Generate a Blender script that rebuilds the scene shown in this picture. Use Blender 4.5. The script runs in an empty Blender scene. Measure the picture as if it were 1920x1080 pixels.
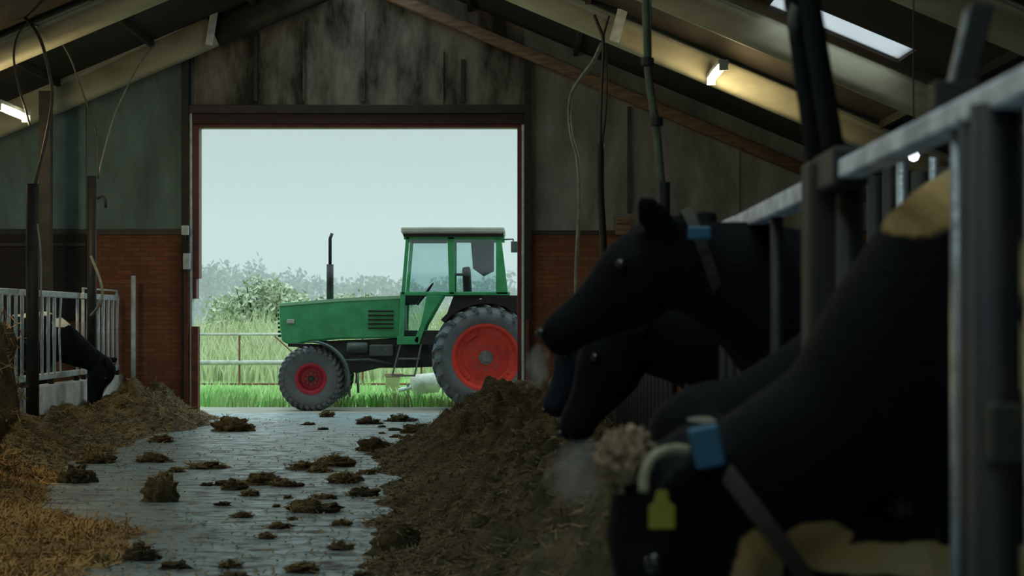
import bpy, math, random
from mathutils import Vector, Matrix, noise
random.seed(7)
S = bpy.context.scene
COL = S.collection
# ------------------------------------------------------------------ camera, sky, light, exposure
F = 3564.0                 # focal length in pixels of the 1920 wide frame
EYE = 1.37
cd = bpy.data.cameras.new('camera'); cam = bpy.data.objects.new('camera', cd); COL.objects.link(cam)
cam.location = (0, 0, EYE); cam.rotation_euler = (math.pi/2, 0, 0)
cd.sensor_width = 36; cd.lens = F/1920*36; cd.shift_y = 60/1920; cd.clip_end = 2000
cd.dof.use_dof = True; cd.dof.focus_distance = 27.0; cd.dof.aperture_fstop = 5.0
S.camera = cam
S.view_settings.view_transform = 'Standard'; S.view_settings.look = 'None'
S.view_settings.exposure = 0.0; S.view_settings.gamma = 1.0; S.view_settings.use_curve_mapping = False
w = bpy.data.worlds.new('overcast_sky'); S.world = w; w.use_nodes = True
bg = w.node_tree.nodes['Background']; bg.inputs[0].default_value = (.445, .57, .555, 1); bg.inputs[1].default_value = 1.0
# overcast sky: brighter overhead than at the horizon
_n = w.node_tree.nodes; _l = w.node_tree.links; _tc = _n.new('ShaderNodeTexCoord'); _sp = _n.new('ShaderNodeSeparateXYZ'); _mr = _n.new('ShaderNodeMapRange')
_l.new(_tc.outputs['Generated'], _sp.inputs[0]); _l.new(_sp.outputs['Z'], _mr.inputs[0])
_mr.inputs[1].default_value = .1; _mr.inputs[2].default_value = .8; _mr.inputs[3].default_value = 1.0; _mr.inputs[4].default_value = 5.2; _mr.clamp = True
_l.new(_mr.outputs[0], bg.inputs[1])
S.cycles.use_denoising = True
S.cycles.max_bounces = 8; S.cycles.diffuse_bounces = 5; S.cycles.sample_clamp_indirect = 6

def area(name, loc, rot, sx, sy, power, color):
    l = bpy.data.lights.new(name, 'AREA'); l.shape = 'RECTANGLE'; l.size = sx; l.size_y = sy; l.energy = power; l.color = color
    o = bpy.data.objects.new(name, l); COL.objects.link(o); o.location = loc; o.rotation_euler = rot
    return o
# daylight entering through the door, seen as a portal by the sampler
pl = area('door_portal', (-2.2, 27.3, 2.05), (math.pi/2, 0, math.pi), 4.5, 4.1, 1, (1, 1, 1)); pl.data.cycles.is_portal = True
pl.rotation_euler = (-math.pi/2, 0, 0)
WARM = (1.0, .8, .45)

# ------------------------------------------------------------------ helpers
def W(px, py, Y):
    s = F/Y
    return Vector(((px-960)/s, Y, EYE-(py-600)/s))
def tag(o, label=None, cat=None, group=None, kind=None):
    if label: o['label'] = label
    if cat: o['category'] = cat
    if group: o['group'] = group
    if kind: o['kind'] = kind
    return o
def empty(name, loc, label=None, cat=None, group=None, rz=0):
    o = bpy.data.objects.new(name, None); COL.objects.link(o); o.location = loc; o.rotation_euler = (0, 0, rz)
    return tag(o, label, cat, group)

class MB:
    """collects shapes (in world or parent space) and links them as one mesh"""
    def __init__(s): s.v = []; s.f = []
    def add(s, vs, fs):
        b = len(s.v); s.v += [tuple(v) for v in vs]; s.f += [tuple(i+b for i in f) for f in fs]; return s
    def box(s, a, b, rot=None, piv=None):
        a = Vector(a); b = Vector(b)
        vs = [Vector((x, y, z)) for x in (a.x, b.x) for y in (a.y, b.y) for z in (a.z, b.z)]
        if rot: 
            c = Vector(piv) if piv is not None else (a+b)/2
            vs = [rot @ (v-c) + c for v in vs]
        return s.add(vs, [(0,1,3,2),(4,6,7,5),(0,4,5,1),(2,3,7,6),(0,2,6,4),(1,5,7,3)])
    def beam(s, p, q, wd, h, up=(0,0,1)):
        p = Vector(p); q = Vector(q); d = (q-p).normalized(); u = Vector(up)
        sd = d.cross(u); sd = sd.normalized() if sd.length > 1e-6 else Vector((1,0,0)); u = sd.cross(d).normalized()
        vs = [c + sd*(i*wd/2) + u*(j*h/2) for c in (p, q) for i in (-1, 1) for j in (-1, 1)]
        return s.add(vs, [(0,1,3,2),(4,6,7,5),(0,4,5,1),(2,3,7,6),(0,2,6,4),(1,5,7,3)])
    def loft(s, rings, cap=True, closed=False):
        n = len(rings[0]); vs = [v for r in rings for v in r]; fs = []
        m = len(rings)
        for i in range(m if closed else m-1):
            j = (i+1) % m
            for k in range(n):
                fs.append((i*n+k, i*n+(k+1)%n, j*n+(k+1)%n, j*n+k))
        if cap and not closed:
            fs.append(tuple(range(n-1, -1, -1))); fs.append(tuple((m-1)*n+k for k in range(n)))
        return s.add(vs, fs)
    def tube(s, pts, r, n=8, r2=None, side=None, cap=True):
        """pts: path; r: radius or list; r2: second (height) radius or list; side: fixed width axis"""
        pts = [Vector(p) for p in pts]; m = len(pts)
        ra = r if isinstance(r, (list, tuple)) else [r]*m
        rb = r2 if isinstance(r2, (list, tuple)) else ([r2]*m if r2 else ra)
        rings = []; prev = None
        for i, p in enumerate(pts):
            t = (pts[min(i+1, m-1)]-pts[max(i-1, 0)])
            t = t.normalized() if t.length > 1e-9 else Vector((0,0,1))
            if side is not None: sd = Vector(side); sd = (sd - t*sd.dot(t)).normalized()
            elif prev is None:
                a = Vector((0,0,1)) if abs(t.z) < .9 else Vector((0,1,0)); sd = t.cross(a).normalized()
            else: sd = (prev - t*prev.dot(t)).normalized()
            prev = sd; up = t.cross(sd)
            rings.append([p + sd*math.cos(2*math.pi*k/n)*ra[i] + up*math.sin(2*math.pi*k/n)*rb[i] for k in range(n)])
        return s.loft(rings, cap)
    def lathe(s, prof, c, axis=(0,1,0), n=32, closed=True):
        """prof: (radius, offset along axis)"""
        ax = Vector(axis).normalized(); a = Vector((0,0,1)) if abs(ax.z) < .9 else Vector((1,0,0))
        u = ax.cross(a).normalized(); v = ax.cross(u); c = Vector(c)
        rings = [[c + ax*h + (u*math.cos(2*math.pi*k/n)+v*math.sin(2*math.pi*k/n))*r for k in range(n)] for r, h in prof]
        return s.loft(rings, cap=not closed, closed=closed)
    def prism(s, poly, d0, d1, ax='y'):
        """poly in (x,z), extruded in y"""
        n = len(poly)
        P = (lambda a, b, d: (a, d, b)) if ax == 'y' else (lambda a, b, d: (d, a, b))
        vs = [P(a, b, d0) for a, b in poly] + [P(a, b, d1) for a, b in poly]
        fs = [tuple(range(n)), tuple(range(2*n-1, n-1, -1))] + [(k, n+k, n+(k+1)%n, (k+1)%n) for k in range(n)]
        return s.add(vs, fs)
    def blob(s, c, r, nu=10, nv=7, amp=.2, freq=2.0, seed=0, floor=None):
        c = Vector(c); rings = []
        vs = []; fs = []
        for j in range(nv+1):
            th = math.pi*j/nv
            for i in range(nu):
                ph = 2*math.pi*i/nu
                d = Vector((math.sin(th)*math.cos(ph), math.sin(th)*math.sin(ph), math.cos(th)))
                k = 1 + amp*noise.noise(d*freq + Vector((seed*3.1, seed*1.7, seed)))*2
                p = c + Vector((d.x*r[0]*k, d.y*r[1]*k, d.z*r[2]*k))
                if floor is not None: p.z = max(p.z, floor)
                vs.append(p)
        for j in range(nv):
            for i in range(nu):
                fs.append((j*nu+i, (j+1)*nu+i, (j+1)*nu+(i+1)%nu, j*nu+(i+1)%nu))
        return s.add(vs, fs)
    def build(s, name, m, parent=None, smooth=False, bevel=0, label=None, cat=None, group=None, kind=None, off=None):
        me = bpy.data.meshes.new(name); vs = s.v
        if off is not None: vs = [(a-off[0], b-off[1], c-off[2]) for a, b, c in vs]
        me.from_pydata(vs, [], s.f); me.update()
        if smooth: me.polygons.foreach_set('use_smooth', [True]*len(me.polygons))
        o = bpy.data.objects.new(name, me); COL.objects.link(o)
        if isinstance(m, (list, tuple)):
            for q in m: me.materials.append(q)
        else: me.materials.append(m)
        if parent: o.parent = parent
        if off is not None and not parent: o.location = off
        if bevel:
            b = o.modifiers.new('bevel', 'BEVEL'); b.width = bevel; b.segments = 2; b.limit_method = 'ANGLE'
        return tag(o, label, cat, group, kind)
def wparent(o, root):
    """parent a mesh given in world space to an unrotated empty"""
    o.parent = root; o.location = -root.location
    return o
def smooth_pts(pts, n=6):
    """Catmull-Rom"""
    P = [Vector(p) for p in pts]; P = [P[0]*2-P[1]] + P + [P[-1]*2-P[-2]]; out = []
    for i in range(1, len(P)-2):
        for k in range(n):
            t = k/n; a, b, c, d = P[i-1], P[i], P[i+1], P[i+2]
            out.append(.5*((2*b)+(c-a)*t+(2*a-5*b+4*c-d)*t*t+(3*b-a-3*c+d)*t**3))
    out.append(P[-2]); return out

# ------------------------------------------------------------------ materials
def srgb(r, g, b):
    f = lambda c: (c/255/12.92) if c/255 <= .04045 else ((c/255+.055)/1.055)**2.4
    return (f(r), f(g), f(b), 1)
def mat(name, c, rough=.7, c2=None, scale=4, metal=0, bump=0, bscale=None, stretch=(1,1,1), lo=.35, hi=.65, emit=None, es=0, spec=None, detail=6, r2=None, alpha=None, trans=0):
    m = bpy.data.materials.new(name); m.use_nodes = True; nt = m.node_tree; N = nt.nodes; L = nt.links
    b = N['Principled BSDF']; b.inputs['Base Color'].default_value = c; b.inputs['Roughness'].default_value = rough; b.inputs['Metallic'].default_value = metal
    if spec is not None: b.inputs['Specular IOR Level'].default_value = spec
    if trans: b.inputs['Transmission Weight'].default_value = trans
    if emit: b.inputs['Emission Color'].default_value = emit; b.inputs['Emission Strength'].default_value = es
    tc = N.new('ShaderNodeTexCoord'); mp = N.new('ShaderNodeMapping'); mp.inputs['Scale'].default_value = stretch
    L.new(tc.outputs['Object'], mp.inputs['Vector'])
    m['vec'] = 1
    if c2 or r2 is not None or True:
        nz = N.new('ShaderNodeTexNoise'); nz.inputs['Scale'].default_value = scale; nz.inputs['Detail'].default_value = detail; nz.inputs['Roughness'].default_value = .62
        L.new(mp.outputs[0], nz.inputs['Vector'])
        rp = N.new('ShaderNodeMapRange'); rp.inputs[1].default_value = lo; rp.inputs[2].default_value = hi
        L.new(nz.outputs[0], rp.inputs[0])
        if c2:
            mx = N.new('ShaderNodeMix'); mx.data_type = 'RGBA'; mx.inputs['A'].default_value = c; mx.inputs['B'].default_value = c2
            L.new(rp.outputs[0], mx.inputs[0]); L.new(mx.outputs['Result'], b.inputs['Base Color'])
        if r2 is not None:
            rr = N.new('ShaderNodeMapRange'); rr.inputs[3].default_value = rough; rr.inputs[4].default_value = r2
            L.new(rp.outputs[0], rr.inputs[0]); L.new(rr.outputs[0], b.inputs['Roughness'])
    if bump:
        n2 = N.new('ShaderNodeTexNoise'); n2.inputs['Scale'].default_value = bscale or scale*4; n2.inputs['Detail'].default_value = 5
        L.new(mp.outputs[0], n2.inputs['Vector'])
        bp = N.new('ShaderNodeBump'); bp.inputs['Strength'].default_value = bump; bp.inputs['Distance'].default_value = .02
        L.new(n2.outputs[0], bp.inputs['Height']); L.new(bp.outputs[0], b.inputs['Normal'])
    return m

M = {}
M['black_paint'] = mat('black_paint', (.012,.013,.014,1), .5, (.03,.026,.022,1), 6)
M['dark_steel'] = mat('dark_steel', (.014,.019,.023,1), .6, (.03,.026,.02,1), 9, metal=.2)
M['galv'] = mat('galvanised_steel', (.42,.46,.5,1), .38, (.22,.23,.25,1), 14, metal=.75, bump=.2)
M['galv_wall'] = mat('pale_galvanised', (.78,.85,.88,1), .5, (.5,.57,.6,1), 10, metal=.1)
M['rail_top'] = mat('weathered_galvanised_rail', (.85,.9,1,1), .55, (.4,.43,.5,1), 12, metal=.1, bump=.3)
M['white_conc'] = mat('whitewashed_kerb', (.85,.86,.86,1), .8, (.6,.58,.54,1), 5)
M['redframe'] = mat('red_oxide_paint', (.16,.022,.025,1), .5, (.06,.012,.014,1), 5, stretch=(1,1,.3))
M['rustbrown'] = mat('rusty_brown_paint', (.2,.06,.035,1), .7, (.1,.03,.02,1), 8)
M['wood_purlin'] = mat('brown_timber', (.3,.19,.12,1), .75, (.15,.09,.055,1), 8, stretch=(.4,3,3), bump=.3)
M['cream'] = mat('cream_painted_timber', (.62,.6,.42,1), .6, (.42,.38,.25,1), 2.2, stretch=(.5,1,1), bump=.15)
M['cream_dark'] = mat('dark_weathered_timber', (.045,.045,.03,1), .6, (.015,.014,.01,1), 3)
M['roof'] = mat('dark_roof_sheet', (.04,.03,.019,1), .9, (.018,.014,.01,1), 1.2, bump=.3)
M['rope'] = mat('pale_hose', (.33,.36,.31,1), .6, (.2,.2,.16,1), 12)
M['hose_dark'] = mat('dark_hose', (.035,.036,.03,1), .6, (.07,.065,.05,1), 12)
M['bamboo'] = mat('greenish_pole', (.13,.16,.09,1), .6, (.05,.06,.04,1), 12)

def wallpanel(name, c, cm, lo, hi, scale=1.6, extra=None):
    """fibre cement sheet with mould growing in vertical runs"""
    m = mat(name, c, .85, cm, scale, stretch=(1.6,1,.55), lo=lo, hi=hi, bump=.25, bscale=30, detail=10)
    return m
M['panel_top'] = wallpanel('mouldy_cement_sheet', (.27,.26,.23,1), (.035,.03,.022,1), .38, .62)
M['panel_left'] = wallpanel('green_grey_cement_sheet', (.19,.29,.28,1), (.085,.12,.11,1), .35, .75)
M['panel_right'] = wallpanel('grey_cement_sheet', (.31,.33,.33,1), (.13,.13,.115,1), .35, .7)

def brick_mat():
    m = mat('brick', (.2,.05,.02,1), .85); nt = m.node_tree; N = nt.nodes; L = nt.links; b = N['Principled BSDF']
    tc = N.new('ShaderNodeTexCoord'); mp = N.new('ShaderNodeMapping'); mp.inputs['Rotation'].default_value = (math.pi/2, 0, 0)
    br = N.new('ShaderNodeTexBrick'); br.inputs['Scale'].default_value = 1; br.inputs['Brick Width'].default_value = .22; br.inputs['Row Height'].default_value = .065; br.inputs['Mortar Size'].default_value = .006
    br.inputs['Color1'].default_value = (.36,.14,.065,1); br.inputs['Color2'].default_value = (.27,.09,.045,1); br.inputs['Mortar'].default_value = (.16,.09,.06,1)
    nz = N.new('ShaderNodeTexNoise'); nz.inputs['Scale'].default_value = 1.4; nz.inputs['Detail'].default_value = 8
    mx = N.new('ShaderNodeMix'); mx.data_type = 'RGBA'; mx.blend_type = 'MULTIPLY'; mx.inputs[0].default_value = .6
    L.new(tc.outputs['Object'], mp.inputs[0]); L.new(mp.outputs[0], br.inputs['Vector']); L.new(tc.outputs['Object'], nz.inputs['Vector'])
    L.new(br.outputs['Color'], mx.inputs['A']); L.new(nz.outputs[0], mx.inputs['B']); L.new(mx.outputs['Result'], b.inputs['Base Color'])
    return m
M['brick'] = brick_mat()

def floor_mat():
    m = mat('wet_concrete', (.1,.11,.115,1), .3); nt = m.node_tree; N = nt.nodes; L = nt.links; b = N['Principled BSDF']
    tc = N.new('ShaderNodeTexCoord')
    def nz(scale, st, det=8, rough=.65):
        mp = N.new('ShaderNodeMapping'); mp.inputs['Scale'].default_value = st
        n = N.new('ShaderNodeTexNoise'); n.inputs['Scale'].default_value = scale; n.inputs['Detail'].default_value = det; n.inputs['Roughness'].default_value = rough
        L.new(tc.outputs['Object'], mp.inputs[0]); L.new(mp.outputs[0], n.inputs['Vector']); return n
    def rng(n, a, b_, c=0, d=1):
        r = N.new('ShaderNodeMapRange'); r.inputs[1].default_value = a; r.inputs[2].default_value = b_; r.inputs[3].default_value = c; r.inputs[4].default_value = d
        L.new(n.outputs[0], r.inputs[0]); return r
    def mix(f, a, b_):
        x = N.new('ShaderNodeMix'); x.data_type = 'RGBA'
        L.new(f.outputs[0], x.inputs[0])
        if isinstance(a, tuple): x.inputs['A'].default_value = a
        else: L.new(a.outputs['Result'], x.inputs['A'])
        x.inputs['B'].default_value = b_; return x
    big = nz(.9, (1, .6, 1)); fine = nz(7, (.5, .9, 1), 10, .72); chaff = nz(26, (1, .6, 1), 4, .8); chm = nz(1.1, (1,.5,1), 6)
    base = mix(rng(big, .35, .65), (.25,.35,.4,1), (.15,.205,.235,1))
    c2 = mix(rng(fine, .5, .62), base, (.035,.032,.024,1))
    mm = N.new('ShaderNodeMath'); mm.operation = 'MULTIPLY'
    L.new(rng(chaff, .52, .6).outputs[0], mm.inputs[0]); L.new(rng(chm, .44, .58).outputs[0], mm.inputs[1])
    c3 = mix(mm, c2, (.1,.075,.035,1))
    L.new(c3.outputs['Result'], b.inputs['Base Color'])
    rr = rng(fine, .42, .64, .3, .75); L.new(rr.outputs[0], b.inputs['Roughness'])
    b.inputs['Specular IOR Level'].default_value = .5
    bp = N.new('ShaderNodeBump'); bp.inputs['Strength'].default_value = .35; bp.inputs['Distance'].default_value = .012
    L.new(fine.outputs[0], bp.inputs['Height']); L.new(bp.outputs[0], b.inputs['Normal'])
    return m
M['floor'] = floor_mat()
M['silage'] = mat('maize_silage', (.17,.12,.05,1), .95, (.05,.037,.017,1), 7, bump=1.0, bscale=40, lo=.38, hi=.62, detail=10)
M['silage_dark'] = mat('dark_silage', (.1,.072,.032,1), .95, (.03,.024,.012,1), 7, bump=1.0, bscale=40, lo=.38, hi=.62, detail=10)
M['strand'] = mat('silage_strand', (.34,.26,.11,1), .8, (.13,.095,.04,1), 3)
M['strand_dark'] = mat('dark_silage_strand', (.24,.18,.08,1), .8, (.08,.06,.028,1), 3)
M['straw'] = mat('golden_straw', (.6,.35,.11,1), .75, (.27,.15,.05,1), 3)
M['straw_base'] = mat('matted_straw', (.19,.115,.042,1), .95, (.06,.036,.015,1), 8, bump=1.0, bscale=40, detail=10)

# ------------------------------------------------------------------ the building
RX = -2.1; HR = 4.70+EYE; SL = .42          # ridge x, height of rafter undersides at the ridge, roof slope
YW = 27.0                                   # inner face of the gable wall
XL, XR = -9.6, 8.2
def under(x, h=HR): return h - SL*abs(x-RX)
b = MB(); b.box((XL, -8, -.3), (XR, YW+1.0, 0)); b.build('floor', M['floor'], kind='structure')

dx0, dx1, dz = W(372, 0, YW).x, W(973, 0, YW).x, W(0, 238, YW).z
brz = W(0, 436, YW).z
# brick below, cement sheets above, each a slab with the door gap left open
for nm, x0, x1 in (('wall_back_brick_left', XL, dx0-.12), ('wall_back_brick_right', dx1+.12, XR)):
    MB().box((x0, YW, 0), (x1, YW+.25, brz)).build(nm.replace('_back_brick', '_brick'), M['brick'], kind='structure')
def gable(name, x0, x1, z0, m):
    n = 8; xs = sorted(set([x0+(x1-x0)*i/n for i in range(n+1)] + ([RX] if x0 < RX < x1 else [])))
    poly = [(x0, z0)] + [(x1, z0)] + [(x, under(x)+.45) for x in reversed(xs)]
    MB().prism(poly, YW+.02, YW+.14).build(name, m, kind='structure')
gable('wall_left_sheeting', XL, dx0-.08, brz, M['panel_left'])
gable('wall_right_sheeting', dx1+.08, XR, brz, M['panel_right'])
gable('wall_back', dx0-.08, dx1+.08, dz+.1, M['panel_top'])
MB().box((XL-.2, -8, 0), (XL, YW+.2, 2.05)).build('wall_left', M['panel_left'], kind='structure')
MB().box((XR, -8, 0), (XR+.2, YW+.2, under(XR)+.3)).build('wall_right', M['brick'], kind='structure')
MB().box((XL, -8.2, 0), (XR, -8, 3.0)).build('wall_front', M['panel_left'], kind='structure')
# roof decks with a ridge slot left open for daylight
RT = .40
def deck(name, x0, x1, ya, yb):
    z0, z1 = under(x0)+RT, under(x1)+RT
    vs = [(x0, ya, z0), (x1, ya, z1), (x1, ya, z1+.08), (x0, ya, z0+.08)]
    vs += [(x, yb, z) for x, _, z in vs]
    return MB().add(vs, [(0,1,2,3),(7,6,5,4),(0,4,5,1),(2,6,7,3),(1,5,6,2),(0,3,7,4)]).build(name, M['roof'], kind='structure')
sk0, sk1 = (W(1442, 0, 19.0).x, W(1688, 0, 19.0).x)
SY0, SY1 = 18.25, 19.12
deck('ceiling_left', XL-.4, RX-.35, -8, YW+.3)
NX0, NX1, NY0, NY1 = -1.3, .9, 1.5, 6.0  # unseen roof opening, added to let daylight onto the near rail and cow
deck('ceiling_right', RX+.35, NX0, -8, YW+.3)
deck('ceiling_right_strip', NX1, sk0, -8, YW+.3)
deck('ceiling_right_gap_near', NX0, NX1, -8, NY0)
deck('ceiling_right_gap_far', NX0, NX1, NY1, YW+.3)
deck('ceiling_right_edge', sk1, XR+.4, -8, YW+.3)
deck('ceiling_right_near', sk0, sk1, -8, SY0)
deck('ceiling_right_far', sk0, sk1, SY1, YW+.3)
M['skylight'] = mat('translucent_rooflight', (.8,.76,.82,1), .6, trans=1)
z0, z1 = under(sk0)+RT+.03, under(sk1)+RT+.03
vs = [(sk0, SY0, z0), (sk1, SY0, z1), (sk1, SY0, z1+.01), (sk0, SY0, z0+.01)]; vs += [(x, SY1, z) for x, _, z in vs]
MB().add(vs, [(0,1,2,3),(7,6,5,4),(0,4,5,1),(2,6,7,3),(1,5,6,2),(0,3,7,4)]).build('window_1', M['skylight'], kind='structure', label='pale translucent rooflight panel between the right rafters')
# timber purlins running along the barn under the deck
PUR = [(-7.6,'left slope, lowest'),(-6.3,'left slope, second from the eave'),(-5.0,'left slope, third from the eave'),(-3.6,'left slope, nearest the ridge'),(-.6,'right slope, nearest the ridge'),(.9,'right slope, second from the ridge'),(4.4,'right slope, beyond the rooflight'),(5.8,'right slope, lowest')]
for x, lb in PUR:
    z = under(x)+RT-.05
    MB().beam((x, -8, z), (x, YW, z), .06, .09).build('purlin', M['roof'], label='dark timber purlin under the roof, '+lb, cat='beam', group='purlins under the roof sheets')
# battens covering the sheet joints on the gable
for i, (px, y0, y1, wd, mk) in enumerate([(155,190,430,.1,'panel_left'),(480,62,190,.05,'black_paint'),(570,40,190,.03,'panel_top'),(680,22,190,.07,'panel_top'),(868,112,192,.05,'black_paint'),(830,96,192,.025,'panel_top'),(1180,200,400,.05,'black_paint'),(1381,285,410,.07,'panel_right')]):
    p = W(px, 0, YW); za = W(0, y0, YW).z; zb = W(0, y1, YW).z
    za = min(za, under(p.x)+.1)
    where = ['on the green-grey sheets left of the door','above the door, leftmost','above the door, thin, second from left','above the door under the ridge','above the door, rightmost dark one','above the door, thin pale one at right','right of the door, dark and narrow','far right of the door under the rail'][i]
    MB().box((p.x-wd/2, YW-.035, zb), (p.x+wd/2, YW+.03, za)).build('batten', M[mk], label='vertical batten on the gable sheeting '+where, cat='batten', group='battens on the gable')
# sill strip on the brick
MB().box((XL, YW-.03, brz-.03), (dx0-.15, YW+.01, brz+.05)).build('trim_1', M['black_paint'], kind='structure')
MB().box((dx1+.15, YW-.03, brz-.03), (XR, YW+.01, brz+.03)).build('trim_2', M['cream_dark'], kind='structure')
# sheet coloured near-black for the darkness inside an opening in the brick, far left
opening_dark = mat('dark_opening', (.016,.012,.014,1), .8, (.03,.02,.016,1), 5, stretch=(1,1,8))
r = MB().box((W(-60,0,YW).x, YW-.05, W(0,600,YW).z), (W(163,0,YW).x, YW+.02, brz-.02)).build('door_2', opening_dark, kind='structure')
MB().box((W(-60,0,YW).x, YW-.08, W(0,462,YW).z), (W(163,0,YW).x, YW-.045, W(0,456,YW).z)).build('ledge', M['cream_dark'], parent=r)

# door frame: posts, lintel, red rims
fr = lambda x0, y0, x1, y1, ya, yb, nm, m, **k: MB().box((W(x0,0,YW).x, YW+ya, W(0,y1,YW).z), (W(x1,0,YW).x, YW+yb, W(0,y0,YW).z)).build(nm, m, bevel=.006, **k)
d1 = fr(355, 198, 990, 214, -.12, .1, 'door_1', M['black_paint'], kind='structure')  # black strip stands in for the shadow above the lintel
fr(358, 214, 984, 233, -.06, .16, 'lintel', mat('dark_purple_paint', (.05,.014,.02,1), .6, (.02,.01,.012,1), 6), parent=d1)
fr(364, 233, 978, 240, -.04, .2, 'red_rim', M['redframe'], parent=d1)
fr(343, 112, 357, 745, -.14, .06, 'post', M['dark_steel'], parent=d1)
fr(357, 205, 362, 775, -.09, .1, 'rail', M['galv_wall'], parent=d1)
fr(362, 236, 374, 522, -.05, .2, 'red_jamb', M['redframe'], parent=d1)
fr(361, 522, 369, 560, -.05, .2, 'red_jamb', M['redframe'], parent=d1)
fr(362, 612, 374, 780, -.14, .05, 'brown_plank', M['rustbrown'], parent=d1)
fr(348, 505, 357, 780, -.16, -.05, 'brown_plank', M['rustbrown'], parent=d1)
fr(983, 112, 996, 780, -.14, .06, 'post', M['dark_steel'], parent=d1)
fr(970, 236, 978, 780, -.05, .2, 'red_jamb', M['redframe'], parent=d1)
fr(978, 236, 983, 780, -.09, .1, 'rail', M['galv_wall'], parent=d1)
fr(986, 600, 992, 780, -.16, -.1, 'brown_plank', M['rustbrown'], parent=d1)
for py, h, lab in ((432, 18, 'small cream junction box at the top edge of the brick left of the door'), (490, 30, 'white switch box on the left door post')):
    c = W(347 if h == 18 else 350, py, YW-.2); q = empty('junction_box', c, lab, 'junction box')
    MB().box((-.05, -.03, -h/264), (.05, .03, h/264)).build('housing', M['galv_wall'], q, bevel=.01)
    MB().tube([(0, -.01, -h/264), (0, -.01, -h/264-.05)], .014).build('cable_gland', M['black_paint'], q)
q = empty('junction_box', W(1168, 424, YW-.06), 'brown wooden box on the wall ledge right of the door', 'box')
MB().box((-.11, -.06, -.13), (.11, .05, .13)).build('housing', M['wood_purlin'], q, bevel=.01)
MB().box((-.09, -.065, .02), (.09, -.055, .04)).build('lid_edge', M['black_paint'], q)

# rafters: rounded cream beams, one pair per bay
def rafter(Y, x0, x1, dep, wd, h, m, label, nm='rafter', brk=None):
    """underside follows the roof; box section with rounded edges"""
    z0, z1 = under(x0, h)+dep/2, under(x1, h)+dep/2
    root = empty(nm, (x0, Y, z0), label, 'beam', 'rafters under the roof')
    segs = [(x0, x1)] if brk is None else [(x0, brk), (brk, x1)]
    for i, (a, c) in enumerate(segs):
        pa, pc = Vector((a-x0, 0, under(a, h)+dep/2-z0)), Vector((c-x0, 0, under(c, h)+dep/2-z0))
        n = 16; rings = []; t = (pc-pa).normalized(); up = Vector((-t.z, 0, t.x)) if t.x > 0 else Vector((t.z, 0, -t.x))
        for p in (pa, pc):
            ring = []
            for k in range(n):
                an = 2*math.pi*k/n; cx, sx = math.cos(an), math.sin(an)
                e = .55
                ring.append(p + Vector((0,1,0))*math.copysign(abs(cx)**e, cx)*wd/2 + up*math.copysign(abs(sx)**e, sx)*dep/2*1.08)
            rings.append(ring)
        MB().loft(rings).build('beam_length' if brk is not None else 'beam_body', m if not isinstance(m, tuple) else m[i], root, smooth=True)
    return root
rafter(YW-.45, XL, W(400,0,YW-.45).x, .42, .3, HR, M['cream'], 'cream rafter against the gable wall above the left lamp')
# dark end of the same line up to the ridge
rafter(YW-.4, W(388,0,YW-.4).x, RX+.0, .36, .24, HR, M['cream_dark'], 'dark wrapped rafter running up to the ridge left of the centre')
o = MB().beam((W(392,0,YW-.62).x, YW-.62, under(W(392,0,YW-.62).x)-.0), (W(392,0,YW-.62).x+.08, YW-.62, under(W(392,0,YW-.62).x)+.5), .05, .1).build('joint_strap', M['galv_wall'], label='pale metal strap at the joint of the left wall rafter', cat='strap')
rafter(YW-.12, RX, W(1640,0,YW).x+1.2, .16, .16, HR-.04, M['wood_purlin'], 'thin brown timber rafter along the gable right of the ridge')
for Y, l1, l2 in ((22.7, 'second rafter from the gable on the left slope, cream', 'cream rafter carrying the small bright lamp on the right slope'), (19.32, 'third rafter from the gable on the left slope', 'dim brown rafter beyond the rooflight on the right slope'), (15.0, 'fourth rafter from the gable on the left slope', 'nearest rafter seen at the top right corner'), (10.5, None, None), (6, None, None), (1.5, None, None)):
    l1 = l1 or 'rafter over the camera on the left slope'; l2 = l2 or 'rafter over the camera on the right slope'
    if Y < 12: continue
    rafter(Y, XL, RX-.05, .32, .3, HR, M['cream'], l1)
    rafter(Y, RX+.05, XR, .32, .3, HR, M['cream'], l2)
# sleeve on the lamp rafter
p = W(1150, 0, 22.7); 
MB().beam((p.x, 22.52, under(p.x)-.01), (p.x+.10, 22.52, under(p.x)+.36), .08, .12).build('joint_strap', M['galv_wall'], label='pale metal sleeve on the lamp rafter above the hanging pipes', cat='strap')

# lit fluorescent tubes, lengthways of the barn
M['lamp'] = mat('lit_tube', (1,1,1,1), .5, emit=(1,.83,.45,1), es=14)
def lamp(p, q, label, power, group=None):
    p = Vector(p); q = Vector(q); r = empty('fluorescent_lamp', p, label, 'lamp', 'fluorescent lamps')
    d = q-p
    MB().tube([(0,0,0), d], .028, 10).build('tube', M['lamp'], r, smooth=True)
    MB().beam((0,0,.06), d+Vector((0,0,.06)), .12, .05).build('housing', M['galv_wall'], r, bevel=.008)
    MB().box((-.05,-.03,-.04), (.05,0,.06)).build('end_cap', M['galv_wall'], r)
    MB().box((d.x-.05, d.y, d.z-.04), (d.x+.05, d.y+.03, d.z+.06)).build('end_cap', M['galv_wall'], r)
    l = bpy.data.lights.new('tube_light', 'POINT'); l.energy = power; l.color = WARM; l.shadow_soft_size = .15
    lo = bpy.data.objects.new('tube_light', l); COL.objects.link(lo); lo.location = (p+q)/2 + Vector((0, 0, -.12))
xr = (W(1342,0,22.0)).x
lamp((xr, 21.2, W(0,129,21.35).z), (xr, 22.5, W(0,129,21.35).z), 'lit fluorescent lamp under the right rafter', 30)
xl = W(20,0,22.5).x
lamp((xl, 21.9, W(0,211,22.5).z), (xl, 23.2, W(0,211,22.5).z), 'lit fluorescent lamp under the left rafter at the picture edge', 60)
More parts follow.
